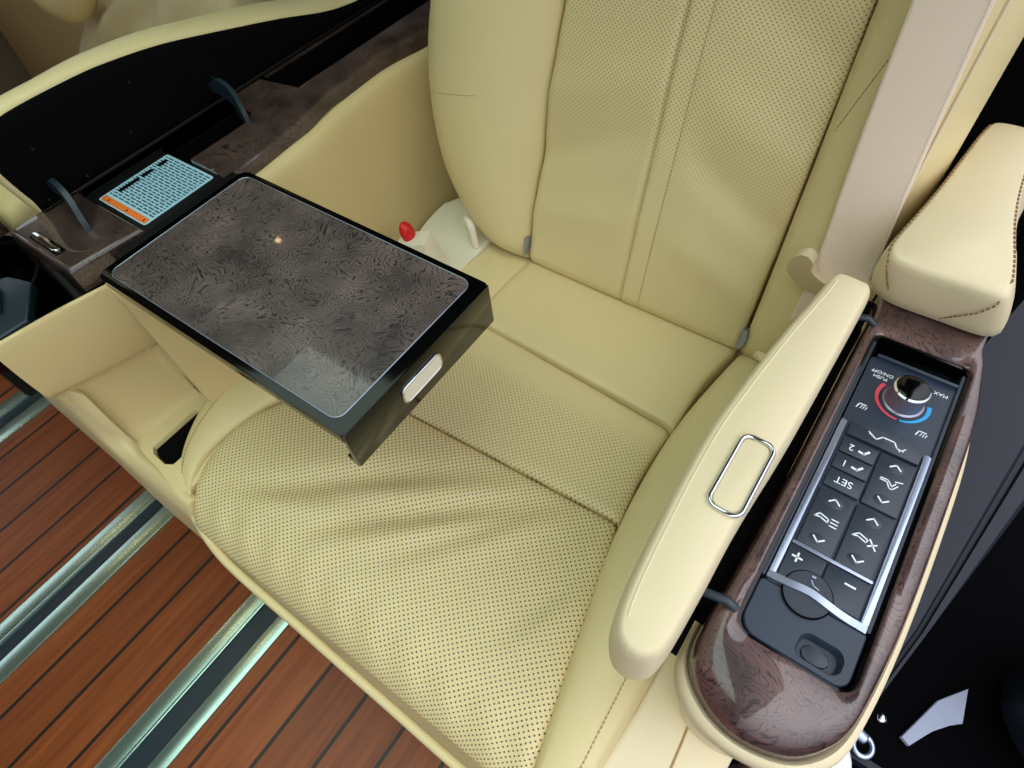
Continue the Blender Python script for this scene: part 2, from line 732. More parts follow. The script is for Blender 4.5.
loft([[(sill_x(x, y), y, z) for x, z in prof] for y in (.262, .45, .7, 1.0, 1.6)], cap0=True, cap1=True, bm=b)
struct('trim_1', b, M['sill'], 30)

for k, (lx, ly) in enumerate(((-1.33, -.21), (-2.02, -.26), (-1.45, .71))):
    t = thing('ceiling_lamp', ('large round warm ceiling lamp beside the moonroof', 'large round warm ceiling lamp close to the far windows', 'small round ceiling reading lamp behind the moonroof')[k], 'lamp', (lx, ly, 1.45))
    b = bmesh.new()
    bmesh.ops.create_cone(b, cap_ends=True, segments=32, radius1=.070 if k < 2 else .014, radius2=.075 if k < 2 else .018, depth=.008, matrix=Matrix.Translation((lx, ly, 1.446)))
    obj('lamp_bezel', b, M['plastic_cream'], t)
    b = bmesh.new()
    bmesh.ops.create_cone(b, cap_ends=True, segments=32, radius1=.055 if k < 2 else .008, radius2=.058 if k < 2 else .009, depth=.006, matrix=Matrix.Translation((lx, ly, 1.440)))
    obj('diffuser', b, M['lamp'], t)

# ------------------------------------------------------------------ seat rails in the floor
for k, (x0, x1, s0, s1, lb) in enumerate(((-.613, -.522, -.582, -.546, 'silver floor rail running under the seat cushion, closest to the door'),
                                          (-.941, -.850, -.908, -.882, 'silver floor rail running under the console pocket'),
                                          (-1.392, -1.298, -1.360, -1.330, 'silver floor rail cut off by the picture edge beyond the console'))):
    t = thing('seat_rail', lb, 'rail', ((x0 + x1) / 2, 0, 0), 'seat rails set in the plank floor')
    for a, c in ((x0, s0), (s1, x1)):
        b = bmesh.new()
        box(b, a, c, -1.5, 1.6, .0005, .006, .0012)
        obj('flange', b, M['alu'], t)
    b = bmesh.new()
    box(b, s0, s1, -1.5, 1.6, .0005, .0025)
    obj('slot_floor', b, M['teal'], t)
    b = bmesh.new()
    box(b, s0 - .004, s0 + .0015, -1.5, 1.6, .006, .0085, .001)
    obj('slot_lip', b, M['alu'], t)

# ------------------------------------------------------------------ captain seat
seat = thing('captain_seat', 'cream leather captain seat with perforated cushion between the table and armrest', 'car seat', (-.27, .3, 0))


def cush_disp(u, v, p):
    h = 0
    for c, d, s, L, a in (((-.36, .15), (.80, .60), .016, .11, -.009), ((-.28, .15), (.75, .66), .014, .10, -.008),
                          ((-.22, .17), (.6, .8), .012, .08, -.004), ((-.40, .10), (.9, .4), .015, .08, -.004),
                          ((-.12, .14), (.3, .95), .012, .05, -.003)):
        h += a * wav(p, c, d, s, L)
        h -= a * .6 * wav(p, (c[0] + .02 * d[1], c[1] - .02 * d[0]), d, s, L)
    h += .0012 * math.sin(p.x * 130 + 3 * math.sin(p.y * 40)) * math.exp(-((p.y - .02) / .03) ** 2)
    return h


# front insert of the cushion (perforated), rolls over the front edge
L = [(-.520, -.006, .385), (-.548, .035, .400), (-.562, .075, .404), (-.560, .135, .404), (-.515, .205, .402), (-.44, .243, .400)]
R = [(-.040, -.006, .385), (-.050, .040, .402), (-.060, .085, .406), (-.074, .150, .405), (-.088, .215, .402), (-.100, .262, .399)]
bm_, fpt = pillow(L, R, (0, 0, 1), 80, 80, (.022, .018, .03, .016), (.012, .010, .014, .007), .010, .05, cush_disp, lambda p, u, v: (p.x, p.y - max(0, .40 - p.z) * .5))
obj('cushion_front', bm_, M['leather_perf'], seat, 60)
XY = lambda p, u, v: (p.x, p.y)
L = [(-.412, .246, .400), (-.420, .33, .398), (-.414, .419, .396)]
R = [(-.098, .264, .400), (-.106, .33, .399), (-.106, .400, .398)]
bm_, rpt = pillow(L, R, (0, 0, 1), 60, 50, (.014, .014, .014, .02), (.008, .010, .006, .009), .004, .05, None, XY)
obj('cushion_middle', bm_, M['leather_perf_rear'], seat, 60)
L = [(-.418, .418, .399), (-.420, .49, .397), (-.418, .572, .392)]
R = [(-.104, .404, .401), (-.103, .49, .399), (-.088, .572, .394)]
bm_, rpt = pillow(L, R, (0, 0, 1), 60, 50, (.014, .014, .008, .02), (.008, .008, .003, .012), .004, .05, None, XY)
obj('cushion_rear', bm_, M['leather'], seat, 60)
# left bolster
L = [(-.562, .010, .37), (-.604, .045, .385), (-.640, .115, .40), (-.650, .20, .40), (-.615, .36, .395), (-.56, .50, .39), (-.52, .575, .385)]
R = [(-.522, .000, .385), (-.552, .035, .400), (-.563, .09, .404), (-.535, .185, .404), (-.422, .250, .40), (-.418, .40, .395), (-.412, .575, .388)]
bm_, bpt = pillow(L, R, (0, 0, 1), 40, 90, (.04, .012, .02, .02), (.045, .006, .015, .02), .012, .08)
obj('cushion_bolster', bm_, M['leather'], seat, 70)
b = bmesh.new()
pts = [bpt(.46 - .1 * k / 30, .02 + .62 * k / 30, .0007) for k in range(31)]
stitches(b, pts, .0045, .003, .0006)
obj('stitching', b, M['stitch'], seat)
# right bolster
L = [(-.042, -.004, .385), (-.052, .040, .402), (-.076, .150, .405), (-.098, .262, .401), (-.104, .41, .397), (-.085, .57, .39)]
R = [(.000, .000, .375), (.002, .040, .400), (.006, .150, .41), (.006, .262, .41), (.0, .41, .41), (-.0, .57, .40)]
bm_, qpt = pillow(L, R, (0, 0, 1), 40, 80, (.014, .012, .02, .02), (.008, .02, .012, .02), .014, .1)
obj('cushion_bolster', bm_, M['leather'], seat, 70)
b = bmesh.new()
stitches(b, [qpt(.72, .02 + .5 * k / 30, .0008) for k in range(31)], .0045, .003, .0006)
obj('stitching', b, M['stitch'], seat)
# flank panel between bolster and armrest, with its seam
b = bmesh.new()
L = [(-.004, -.004, .37), (-.001, .06, .392), (.004, .16, .40), (.004, .5, .40)]
R = [(.085, .060, .33), (.095, .09, .35), (.10, .18, .36), (.10, .5, .36)]
bm_, _p = pillow(L, R, (0, 0, 1), 20, 40, (.008, .012, .01, .01), (.006, .012, .008, .01), .004, .2)
obj('side_panel', bm_, M['leather_lit'], seat, 70)
b = bmesh.new()
tube(b, [_p(.62 - .25 * k / 20, .02 + .4 * k / 20, .0002) for k in range(21)], .0012, 6)
obj('seam', b, M['stitch'], seat, 180)
# piping bead along the front of the cushion and the leg rest below
b = bmesh.new()
tube(b, catmull([(-.535, .004, .372), (-.46, -.012, .366), (-.33, -.015, .364), (-.20, -.017, .364), (-.09, -.018, .366), (-.035, -.010, .372)], 60), .005, 10)
obj('piping', b, M['leather'], seat, 180)
L = [(-.62, .012, .36), (-.62, -.004, .25), (-.615, -.008, .10)]
R = [(.0, .005, .36), (.0, -.018, .25), (.0, -.022, .10)]
bm_, _p = pillow(L, R, (0, -1, .1), 60, 30, (.03, .02, .012, .02), None, .008, .06,
                 lambda u, v, p: .003 * math.sin(u * 23 + 4 * v) * math.exp(-((v - .25) / .3) ** 2))
obj('leg_rest', bm_, M['leather'], seat, 70)
b = bmesh.new()
box(b, -.60, -.01, .06, .60, .12, .335, .01)
obj('seat_base', b, M['plastic_cream'], seat)

# backrest: local frame
ang = math.radians(18)
U = Vector((0, math.sin(ang), math.cos(ang)))
NB = Vector((0, -math.cos(ang), math.sin(ang)))
B0 = Vector((0, .544, .397))


def bp(x, t, n=0):
    return Vector((x, 0, 0)) + B0 + U * t + NB * n


def back_disp(u, v, p):
    h = 0
    # pleat running up the middle: raised band between two seams
    for c, wdt, dp in ((.475, .009, .0032), (.565, .007, .0010)):
        h -= dp * math.exp(-((u - c) / wdt) ** 2)
    h += .0012 * math.exp(-((u - .50) / .018) ** 2)
    for c0, k, a, s in ((.10, .10, .004, .03), (.20, .16, -.006, .03), (.30, .12, .005, .035), (.42, .15, -.004, .03)):
        vv = v - (c0 + k * (u if u < .5 else 1 - u) * 1.2)
        h += a * math.exp(-(vv / s) ** 2) * (1 - math.exp(-((u - .53) / .12) ** 2))
    return h


L = [bp(-.414, .0), bp(-.416, .25), bp(-.414, .5), bp(-.408, .80)]
R = [bp(-.090, .0), bp(-.094, .25), bp(-.100, .5), bp(-.106, .80)]
bm_, cpt = pillow(L, R, NB, 110, 110, (.012, .012, .02, .02), (.008, .008, .014, .01), .012, .05, back_disp, lambda p, u, v: (p.x, (p - B0).dot(U)))
obj('backrest_panel', bm_, M['leather_back'], seat, 60)
b = bmesh.new()
b.free()
for uu in (.487, .565):
    b = bmesh.new()
    stitches(b, [cpt(uu, .01 + .95 * k / 60, .0006) for k in range(61)], .0045, .003, .00045)
    obj('stitching', b, M['stitch'], seat)
# left back bolster
L = [bp(-.470, .0, -.01), bp(-.535, .035, -.005), bp(-.590, .10, .0), bp(-.622, .19, .0), bp(-.626, .28, 0), bp(-.606, .38, 0), bp(-.570, .52, 0), bp(-.545, .80, 0)]
R = [bp(-.418, -.005, .0), bp(-.417, .04, .0), bp(-.418, .12, .0), bp(-.418, .2, .0), bp(-.418, .30, .0), bp(-.418, .42, .0), bp(-.416, .55, .0), bp(-.411, .80, 0)]
bm_, lpt = pillow(L, R, NB, 50, 90, (.05, .012, .04, .02), (.045, .008, .03, .01), .050, .11)
obj('backrest_bolster', bm_, M['leather'], seat, 70)
b = bmesh.new()
stitches(b, [lpt(.13, .12 + .85 * k / 60, .0004) for k in range(61)], .0045, .003, .0004)
obj('stitching', b, M['stitch'], seat)
b = bmesh.new()
stitches(b, [lpt(.13 + .5 * k / 20, .30, .0004) for k in range(21)], .0045, .003, .0003)
obj('stitching', b, M['stitch'], seat)
# right back bolster
L = [bp(-.086, -.005, .0), bp(-.088, .12, .0), bp(-.091, .22, .0), bp(-.095, .36, .0), bp(-.099, .55, .0), bp(-.103, .80, 0)]
R = [bp(.005, .0, -.01), bp(.015, .08, .0), bp(.022, .20, .0), bp(.024, .35, 0), bp(.024, .55, 0), bp(.020, .80, 0)]
bm_, rpt2 = pillow(L, R, NB, 60, 90, (.012, .035, .03, .02), (.008, .05, .02, .01), .036, .11)
obj('backrest_bolster', bm_, M['leather'], seat, 70)
b = bmesh.new()
tube(b, [rpt2(.80, .05 + .93 * k / 60, .0006) for k in range(61)], .0022, 8)
obj('piping', b, M['leather_lit'], seat, 180)
b = bmesh.new()
stitches(b, [rpt2(.70, .30 + .6 * k / 60, .0006) for k in range(61)], .0045, .003, .0005)
obj('stitching', b, M['stitch_brown'], seat)
b = bmesh.new()
stitches(b, [rpt2(.08 + .54 * k / 20, .36 + .26 * k / 20, .0004) for k in range(21)], .0045, .003, .0004)
obj('stitching', b, M['stitch_brown'], seat)
b = bmesh.new()
box(b, -.58, .03, .66, .72, .12, .42, .02)
obj('seat_shell', b, M['plastic_cream'], seat)
# small grey metal tags at the foot of the back seams, and the belt guide beside
for x, w_ in ((-.416, .004), (-.088, .007)):
    b = bmesh.new()
    c = bp(x, .035, .004)
    q = [bp(x - w_ * .45, .012, .006), bp(x + w_ * .5, .016, .006), bp(x + w_ * .7, .03, .006), bp(x + w_ * .4, .042, .006), bp(x - w_ * .4, .042, .006)]
    loft([q, [p - NB * .008 for p in q]], cap0=True, cap1=True, bm=b)
    obj('anchor_tag', b, M['silver'], seat, label='small grey metal anchor tag')
# recliner cover at the left foot of the backrest
b = bmesh.new()
q = [(-.495, .445), (-.545, .452), (-.590, .50), (-.600, .60), (-.56, .62), (-.50, .60), (-.485, .54)]
merge(b, prism(catmull([(x, y, 0) for x, y in q], 40, True), .34, .402, .008))
obj('recliner_cover', b, M['plastic_ivory'], seat)
b = bmesh.new()
tube(b, catmull([(-.525, .548, .40), (-.523, .545, .43), (-.505, .535, .435), (-.495, .53, .40)], 20), .006, 10)
obj('cover_hook', b, M['plastic_ivory'], seat, 180)
b = bmesh.new()
tube(b, catmull([(-.062, .538, .420), (-.058, .522, .440), (-.040, .512, .448), (-.015, .512, .445)], 24), .006, 10)
obj('belt_guide', b, M['plastic_cream'], seat, 180)

# ------------------------------------------------------------------ seat belt
belt = thing('seat_belt', 'pale pinkish seat belt webbing hanging down over the backrest side bolster', 'seat belt', (-.01, .6, .5))
b = bmesh.new()
A = [(-.046, .560, .490), (-.046, .573, .560), (-.056, .600, .680), (-.064, .632, .800), (-.070, .665, .92), (-.075, .70, 1.05)]
Bq = [(.010, .556, .490), (.009, .571, .560), (.000, .600, .680), (-.008, .632, .800), (-.014, .665, .92), (-.019, .70, 1.05)]
bm_, wpt = pillow([(x, y - .012, z) for x, y, z in A], [(x, y - .012, z) for x, y, z in Bq], NB, 20, 60, (.003, .003, 0, 0), (.001, .001, 0, 0), .001, .0016)
obj('webbing', bm_, M['belt'], belt, 60)
for uu in (.05, .95):
    b = bmesh.new()
    stitches(b, [wpt(uu, .02 + .96 * k / 60, .0003) for k in range(61)], .004, .002, .0005)
    obj('selvedge', b, M['plastic_ivory'], belt)
b = bmesh.new()
q = catmull([(-.068, .552, .556), (-.066, .548, .578), (-.055, .545, .588), (-.046, .547, .580), (-.043, .550, .565), (-.020, .552, .556), (.014, .555, .57), (.016, .562, .545), (-.02, .562, .532), (-.05, .560, .535)], 44, True)
loft([[p + NB * .010 for p in offs] for offs in (q,)] + [[p + NB * .004 for p in q], [p - NB * .014 for p in q]], cap0=True, cap1=True, bm=b)
bmesh.ops.bevel(b, geom=[e for e in b.edges if len(e.link_faces) == 2 and e.calc_face_angle(0) > 1], offset=.003, segments=2, affect='EDGES')
obj('belt_anchor', b, M['plastic_cream'], belt, 50)

buckle = thing('seat_belt_buckle', 'cream seat belt buckle with red release button behind the folding table', 'buckle', (-.53, .44, .45))
b = bmesh.new()
dirb = Vector((-.25, -.1, 1)).normalized()
S_ = Vector((1, .35, .25)).normalized()
T_ = dirb.cross(S_).normalized()


def oriented(c, hx, hy, hz, bev):
    bb = bmesh.new()
    box(bb, -hx, hx, -hy, hy, -hz, hz, bev)
    m_ = Matrix((S_, T_, dirb)).transposed().to_4x4()
    bmesh.ops.transform(bb, matrix=Matrix.Translation(c) @ m_, verts=bb.verts)
    return bb


merge(b, oriented((-.533, .455, .425), .024, .016, .035, .005))
obj('buckle_body', b, M['plastic_ivory'], buckle)
b = bmesh.new()
bmesh.ops.create_uvsphere(b, u_segments=24, v_segments=14, radius=1)
bmesh.ops.transform(b, matrix=Matrix.Translation((-.550, .452, .464)) @ Matrix((S_, T_, dirb)).transposed().to_4x4() @ Matrix.Diagonal((.0095, .012, .018, 1)), verts=b.verts)
obj('release_button', b, M['red'], buckle, label='red release button')

# ------------------------------------------------------------------ armrest console by the door
arm = thing('armrest_console', 'door side armrest with brown burl trim, raised cream lid and seat control buttons', 'armrest', (.07, .3, .3))
AO = [(.015, .152), (.020, .128), (.040, .111), (.062, .105), (.085, .108), (.103, .117), (.117, .135), (.124, .16), (.130, .22), (.132, .30), (.132, .40), (.129, .45), (.117, .51), (.112, .56), (.028, .56), (.024, .50), (.0225, .46), (.0215, .30), (.018, .20)]
AC = (.073, .315)
ao = polar([tuple(p[:2]) for p in catmull([(x, y, 0) for x, y in AO], 200, True)], AC, 200, .35, 1)
ro = polar(rrect(.0320, .1135, .1620, .4725, (.012, .008, .008, .013)), AC, 200, .35, 1)
loops = []


def lerp2(a, b_, t):
    return [(p[0] * (1 - t) + q[0] * t, p[1] * (1 - t) + q[1] * t) for p, q in zip(a, b_)]


loops.append([(x, y, .578) for x, y in ro])
loops.append([(x, y, .5905) for x, y in ro])
for t_, z_ in ((.08, .5925), (.35, .593), (.6, .592), (.8, .588), (.92, .581), (.985, .572), (1, .560)):
    loops.append([(x, y, z_) for x, y in lerp2(ro, ao, t_)])
b = loft(loops)
obj('burl_trim', b, M['burl_arm'], arm, 50, label='glossy brown burl wood trim')
# cream body under the trim
body = polar([tuple(p[:2]) for p in catmull([(x, y, 0) for x, y in [(.010, .150), (.014, .122), (.034, .103), (.062, .097), (.090, .101), (.112, .113), (.127, .133), (.133, .16), (.138, .22), (.140, .30), (.139, .39), (.133, .44), (.118, .50), (.108, .57), (.032, .57), (.0265, .50), (.0245, .46), (.0235, .30), (.016, .20)]], 200, True)], AC, 200, .35, 1)
inn = lerp2(ro, ao, .99)
loops = [[(x, y, .548) for x, y in inn], [(x, y, .562) for x, y in inn], [(x, y, .5655) for x, y in lerp2(inn, body, .4)], [(x, y, .563) for x, y in lerp2(inn, body, .85)], [(x, y, .556) for x, y in body],
         [(x, y, .545) for x, y in offset(body, .001)], [(x, y, .540) for x, y in offset(body, .008)], [(x, y, .50) for x, y in offset(body, .014)], [(x + .01, y + .02, .30) for x, y in offset(body, .02)], [(x + .012, y + .03, .10) for x, y in offset(body, .022)]]
b = loft(loops, cap0=True, cap1=True)
obj('armrest_body', b, M['plastic_cream'], arm, 60)
# recess liner and control plate
b = bmesh.new()
loft([[(x, y, .5895) for x, y in ro], [(x, y, .589) for x, y in offset(ro, .0022)], [(x, y, .582) for x, y in offset(ro, .003)], [(x, y, .574) for x, y in offset(ro, .003)]], bm=b, cap1=True)
obj('panel_surround', b, M['gloss'], arm, 40)
PZ = .5855
b = bmesh.new()
plate = rrect(.0385, .1085, .2085, .449, .002)
merge(b, prism(plate, .575, PZ, .001, 2))
obj('control_plate', b, M['slate'], arm, 30)
b = bmesh.new()
fx0, fx1, fy0, fy1 = .0350, .1100, .1650, .2080
fo = polar(rrect(fx0, fx1, fy0, fy1, (.010, .001, .001, .014)), (.088, .1785), 120)
wl = polar(rrect(.0725, .1030, .1695, .1890, (.008, .008, .008, .005)), (.088, .1785), 120)
loft([[(x, y, .575) for x, y in fo], [(x, y, PZ + .0005) for x, y in fo], [(x, y, PZ + .0015) for x, y in offset(fo, .001)],
      [(x, y, PZ + .0015) for x, y in wl], [(x, y, PZ - .001) for x, y in offset(wl, .0012)], [(x, y, PZ - .006) for x, y in offset(wl, .0022)]], bm=b, cap1=True)
obj('front_cover', b, M['slate'], arm, 30)
b = bmesh.new()
merge(b, prism(rrect(.0775, .0960, .1725, .1835, .005), PZ - .0065, PZ - .0045, .001))
obj('finger_pad', b, M['slate_btn'], arm)
# circle dial half under the silver bar
CD = (.0665, .2125, .0165)
b = bmesh.new()
merge(b, prism([(CD[0] + CD[2] * math.cos(2 * math.pi * k / 48), CD[1] + CD[2] * math.sin(2 * math.pi * k / 48)) for k in range(48)], PZ, PZ + .0038, .0012, 3))
cpad = obj('round_button', b, M['slate_btn'], arm, 40)
b = bmesh.new()
tube(b, [(CD[0] + (CD[2] + .0005) * math.cos(2 * math.pi * k / 48), CD[1] + (CD[2] + .0005) * math.sin(2 * math.pi * k / 48), PZ + .0026) for k in range(48)], .0006, 6, closed=True)
obj('groove', b, M['void'], cpad)
# silver frame
b = bmesh.new()
for a in ((.0378, .0425, .213, .369), (.1030, .1078, .213, .369)):
    merge(b, prism(rrect(a[0], a[1], a[2], a[3], .0008), PZ - .001, PZ + .003, .0008, 2))
n_ = 24
top = [(.0378 + .07 * k / n_, .2095 - .0015 * k / n_ + .0022 * math.exp(-((k / n_ - .42) / .17) ** 2), PZ + .003 + .0026 * math.exp(-((k / n_ - .41) / .32) ** 4)) for k in range(n_ + 1)]
rows = []
for p in top:
    rows.append([(p[0], p[1], p[2] - .004), (p[0], p[1], p[2]), (p[0], p[1] + .0055, p[2]), (p[0], p[1] + .0055, p[2] - .004)])
loft(rows, cap0=True, cap1=True, bm=b)
obj('silver_frame', b, M['silver'], arm, 40, label='satin silver frame round the buttons')

ZT = PZ + .0025


def sit(cx, cy, s=1.0, rot=0):
    """small line drawing of a reclining seat, read from the seat"""
    return [(cx + s * x, cy + s * y) for x, y in ((.0075, .0015), (.0045, -.0035), (.0020, -.0035), (-.0010, .0015), (-.0062, .0015), (-.0062, .0035), (-.0005, .0035), (.0015, .0012), (.0035, -.001), (.0055, .0028))]


def chev(b_, cx, cy, up):
    s = 1 if up else -1
    strip(b_, [(cx - .0040, cy - s * .0018), (cx, cy + s * .0018), (cx + .0040, cy - s * .0018)], .0011, ZT + .0007, .0006)


def button(name, x0, x1, y0, y1, r=.001, rocker=False, parent=arm, label=None):
    b_ = bmesh.new()
    merge(b_, prism(rrect(x0, x1, y0, y1, r, 3), PZ - .001, ZT, .0007, 2))
    if rocker:
        for s in (1, -1):
            cy = (y0 + y1) / 2 + s * ((y1 - y0) / 2 - .009)
            bb = bmesh.new()
            bmesh.ops.create_uvsphere(bb, u_segments=20, v_segments=8, radius=1)
            bmesh.ops.transform(bb, matrix=Matrix.Translation(((x0 + x1) / 2, cy, ZT - .0012)) @ Matrix.Diagonal((.009, .0065, .0020, 1)), verts=bb.verts)
            merge(b_, bb)
    return obj(name, b_, M['slate_btn'], arm, 40, label=label)


R180 = Matrix.Rotation(math.pi, 4, 'Z')


def txt(s, size, x, y, z=None, rz=0):
    return text_mesh(s, size, Matrix.Translation((x, y, z or ZT + .0001)) @ Matrix.Rotation(rz, 4, 'Z') @ R180)


def person_icon(b_, cx, cy, s=1):
    strip(b_, sit(cx, cy, s), .0009, ZT)


# recline release bar (curved top edge)
b = bmesh.new()
arc = [(.0455, .3565), (.1010, .3565), (.1010, .3665)] + [(.1010 - .0555 * k / 12, .3665 + .0075 * math.sin(math.pi * (.12 + .88 * k / 12)) ** .8) for k in range(1, 12)] + [(.0455, .3700)]
merge(b, prism(arc, PZ - .001, ZT + .0012, .0009, 2))
bt = obj('recline_bar', b, M['slate_btn'], arm, 40)
b = bmesh.new()
strip(b, [(.064 - .003, .3655), (.067, .3625), (.071, .3672), (.080, .3672), (.083, .3625), (.088, .362)], .0010, ZT + .0012)
strip(b, [(.060, .367), (.064, .3645)], .0008, ZT + .0012)
strip(b, [(.089, .365), (.085, .3605)], .0008, ZT + .0012)
obj('symbol', b, M['white'], bt)
for y0, y1, s in ((.3385, .3540, '2'), (.3215, .3370, '1'), (.3030, .3200, 'SET')):
    bt = button('memory_button', .0455, .0725, y0, y1, label={'2': 'button marked 2', '1': 'button marked 1', 'SET': 'button marked SET'}[s])
    b = bmesh.new()
    yc = (y0 + y1) / 2
    if s == 'SET':
        merge(b, txt('SET', .0088, .0585, yc + .0003))
    else:
        merge(b, txt(s, .0085, .0535, yc - .0004))
        strip(b, [(.0665, yc + .002), (.0635, yc - .002), (.0595, yc - .0012)], .0018, ZT)
    obj('symbol', b, M['white'], bt)
for x0, x1, y0, y1, kind in ((.0742, .1008, .3030, .3540, 0), (.0455, .0715, .2465, .3000, 1), (.0735, .0998, .2465, .3000, 2)):
    bt = button('rocker_button', x0, x1, y0, y1, rocker=True, label=('rocker button on the seat slide', 'rocker button on the leg rest', 'rocker button on the backrest')[kind])
    b = bmesh.new()
    xc, yc = (x0 + x1) / 2, (y0 + y1) / 2
    chev(b, xc, y1 - .0085, True)
    chev(b, xc, y0 + .0085, False)
    if kind == 0:
        person_icon(b, xc - .001, yc, .95)
        strip(b, [(xc + .0035, yc + .0045), (xc + .0085, yc + .006)], .0009, ZT)
    elif kind == 1:
        strip(b, [(xc - .009, yc), (xc - .006, yc + .004), (xc + .001, yc + .002), (xc + .001, yc - .001), (xc - .005, yc + .001), (xc - .009, yc)], .0010, ZT)
        for q in (-.0025, .0005, .0035):
            strip(b, [(xc + .003, yc + q), (xc + .008, yc + q)], .0009, ZT)
    else:
        strip(b, [(xc - .009, yc), (xc - .005, yc + .004), (xc + .002, yc + .0015), (xc + .001, yc - .001), (xc - .005, yc + .001), (xc - .009, yc)], .0010, ZT)
        strip(b, [(xc + .003, yc + .003), (xc + .0085, yc - .004)], .0011, ZT)
        strip(b, [(xc + .003, yc - .003), (xc + .0085, yc + .001)], .0011, ZT)
    obj('symbol', b, M['white'], bt)
for x0, x1, s, cx in ((.0435, .0698, '+', .0510), (.0712, .1010, '-', .0890)):
    bt = button('level_button', x0, x1, .2150, .2430, label='button marked %s' % ('plus' if s == '+' else 'minus'))
    b = bmesh.new()
    strip(b, [(cx - .0035, .2345), (cx + .0035, .2345)], .0014, ZT)
    if s == '+':
        strip(b, [(cx, .2310), (cx, .2380)], .0014, ZT)
    obj('symbol', b, M['white'], bt)
b = bmesh.new()
merge(b, prism(rrect(.0435, .1010, .2435, .2458, .0006), PZ, ZT + .0014, .0004))
obj('chrome_strip', b, M['silver'], arm, label='thin bright metal strip')
b = bmesh.new()
strip(b, [(.0655, .2230), (.0675, .2200), (.0720, .2190)], .0008, PZ + .0039)
strip(b, [(.0650, .2262), (.0670, .2262)], .0014, PZ + .0039)
obj('symbol', b, M['silver'], cpad)
# prints on the plate: seat heater symbols, MAX, PUSH ON/OFF, red and blue arcs
for wd, sz, px_, py_ in (('PUSH', .0050, .0515, .4290), ('ON/OFF', .0050, .0518, .4345), ('MAX', .0052, .0985, .4370)):
    b = bmesh.new()
    merge(b, txt(wd, sz, px_, py_, PZ + .0002))
    obj('printed_word', b, M['white'], arm, label='printed word ' + wd)
for hx, hy in ((.0480, .3905), (.0960, .3885)):
    b = bmesh.new()
    strip(b, [(hx - .004, hy - .002), (hx - .0025, hy + .003), (hx + .003, hy + .003)], .0009, PZ)
    for q in (0, .002, .004):
        strip(b, [(hx - .001 + q, hy - .0015), (hx + q, hy + .0015)], .0006, PZ)
    obj('heater_symbol', b, M['white'], arm, label='white printed seat heater symbol')
KC = (.0745, .4135)
for nm, a0, a1, mm in (('red_arc', 150, 272, 'red_mark'), ('blue_arc', 278, 375, 'blue_mark')):
    b = bmesh.new()
    n_ = 30
    rows = []
    for k in range(n_ + 1):
        a = math.radians(a0 + (a1 - a0) * k / n_)
        tw = (k / n_ if nm == 'blue_arc' else 1 - k / n_)
        wd = .0007 + .0011 * tw
        rows.append([(KC[0] + r_ * math.cos(a), KC[1] + r_ * math.sin(a), z_) for r_, z_ in ((.0205 - wd, PZ), (.0205 - wd, PZ + .0004), (.0205 + wd, PZ + .0004), (.0205 + wd, PZ))])
    loft(rows, cap0=True, cap1=True, bm=b)
    obj(nm, b, M[mm], arm, label='%s arc beside the knob' % nm.split('_')[0])
b = bmesh.new()
prof = [(.0165, 0), (.0165, .0012), (.0150, .0016), (.0150, .003)]
rows = []
for r_, z_ in [(.0165, 0), (.0165, .0010), (.0148, .0018), (.0146, .0030), (.0136, .0165), (.0138, .0175)]:
    fl = .0004 if .002 < z_ < .017 else 0
    rows.append([(KC[0] + (r_ + fl * (k % 2)) * math.cos(2 * math.pi * k / 96), KC[1] + (r_ + fl * (k % 2)) * math.sin(2 * math.pi * k / 96), PZ + z_) for k in range(96)])
loft(rows, bm=b, cap0=True, cap1=True)
kn = obj('temperature_knob', b, M['knurl'], arm, 0, label='knurled grey temperature knob')
b = bmesh.new()
rows = []
for r_, z_ in ((.0136, .017), (.0141, .0180), (.0141, .0192), (.0128, .0204)):
    rows.append([(KC[0] + r_ * math.cos(2 * math.pi * k / 64), KC[1] + r_ * math.sin(2 * math.pi * k / 64), PZ + z_) for k in range(64)])
loft(rows, bm=b, cap0=True, cap1=True)
obj('knob_bezel', b, M['chrome'], kn, 40)
b = bmesh.new()
rows = []
for r_, z_ in ((.0128, .0200), (.0124, .0208), (.0100, .0216), (.0060, .0221), (.001, .0223)):
    rows.append([(KC[0] + r_ * math.cos(2 * math.pi * k / 64), KC[1] + r_ * math.sin(2 * math.pi * k / 64), PZ + z_) for k in range(64)])
loft(rows, bm=b, cap0=True, cap1=True)
obj('knob_cap', b, M['gloss'], kn, 180, label='gloss black domed knob cap')
# side tracks beside the silver frame and the slot at the rear of the recess
b = bmesh.new()
for x in (.1095, .0355):
    merge(b, prism(rrect(x - .0012, x + .0012, .21, .465, .0006), .575, PZ + .002, .0004))
obj('guide_track', b, M['slate'], arm)
b = bmesh.new()
merge(b, prism(rrect(.042, .108, .4485, .4515, .001), .575, PZ + .0035, .0008))
obj('rear_ledge', b, M['slate'], arm)

# raised lid, standing on its hinges at the left of the control recess
b = bmesh.new()
LO = [(.0120, .452), (.0105, .462), (.002, .4645), (-.012, .4655), (-.0195, .4625), (-.0225, .452), (-.0250, .43), (-.034, .365), (-.042, .28), (-.0425, .23), (-.040, .178), (-.036, .128), (-.030, .103), (-.018, .094), (-.005, .097), (.002, .110), (.004, .16), (.0045, .22), (.009, .302), (.011, .39)]
lo_ = [tuple(p[:2]) for p in catmull([(x, y, 0) for x, y in LO], 120, True)]
if sum(a[0] * b_[1] - b_[0] * a[1] for a, b_ in zip(lo_, lo_[1:])) < 0:
    lo_ = lo_[::-1]
loops = []
for d_, z_ in ((.005, .572), (.002, .577), (-.0005, .584), (-.002, .605), (-.0015, .632), (-.0005, .640), (.0010, .6455), (.003, .6490), (.005, .6500)):
    loops.append([(x, y, z_) for x, y in offset(lo_, d_)])
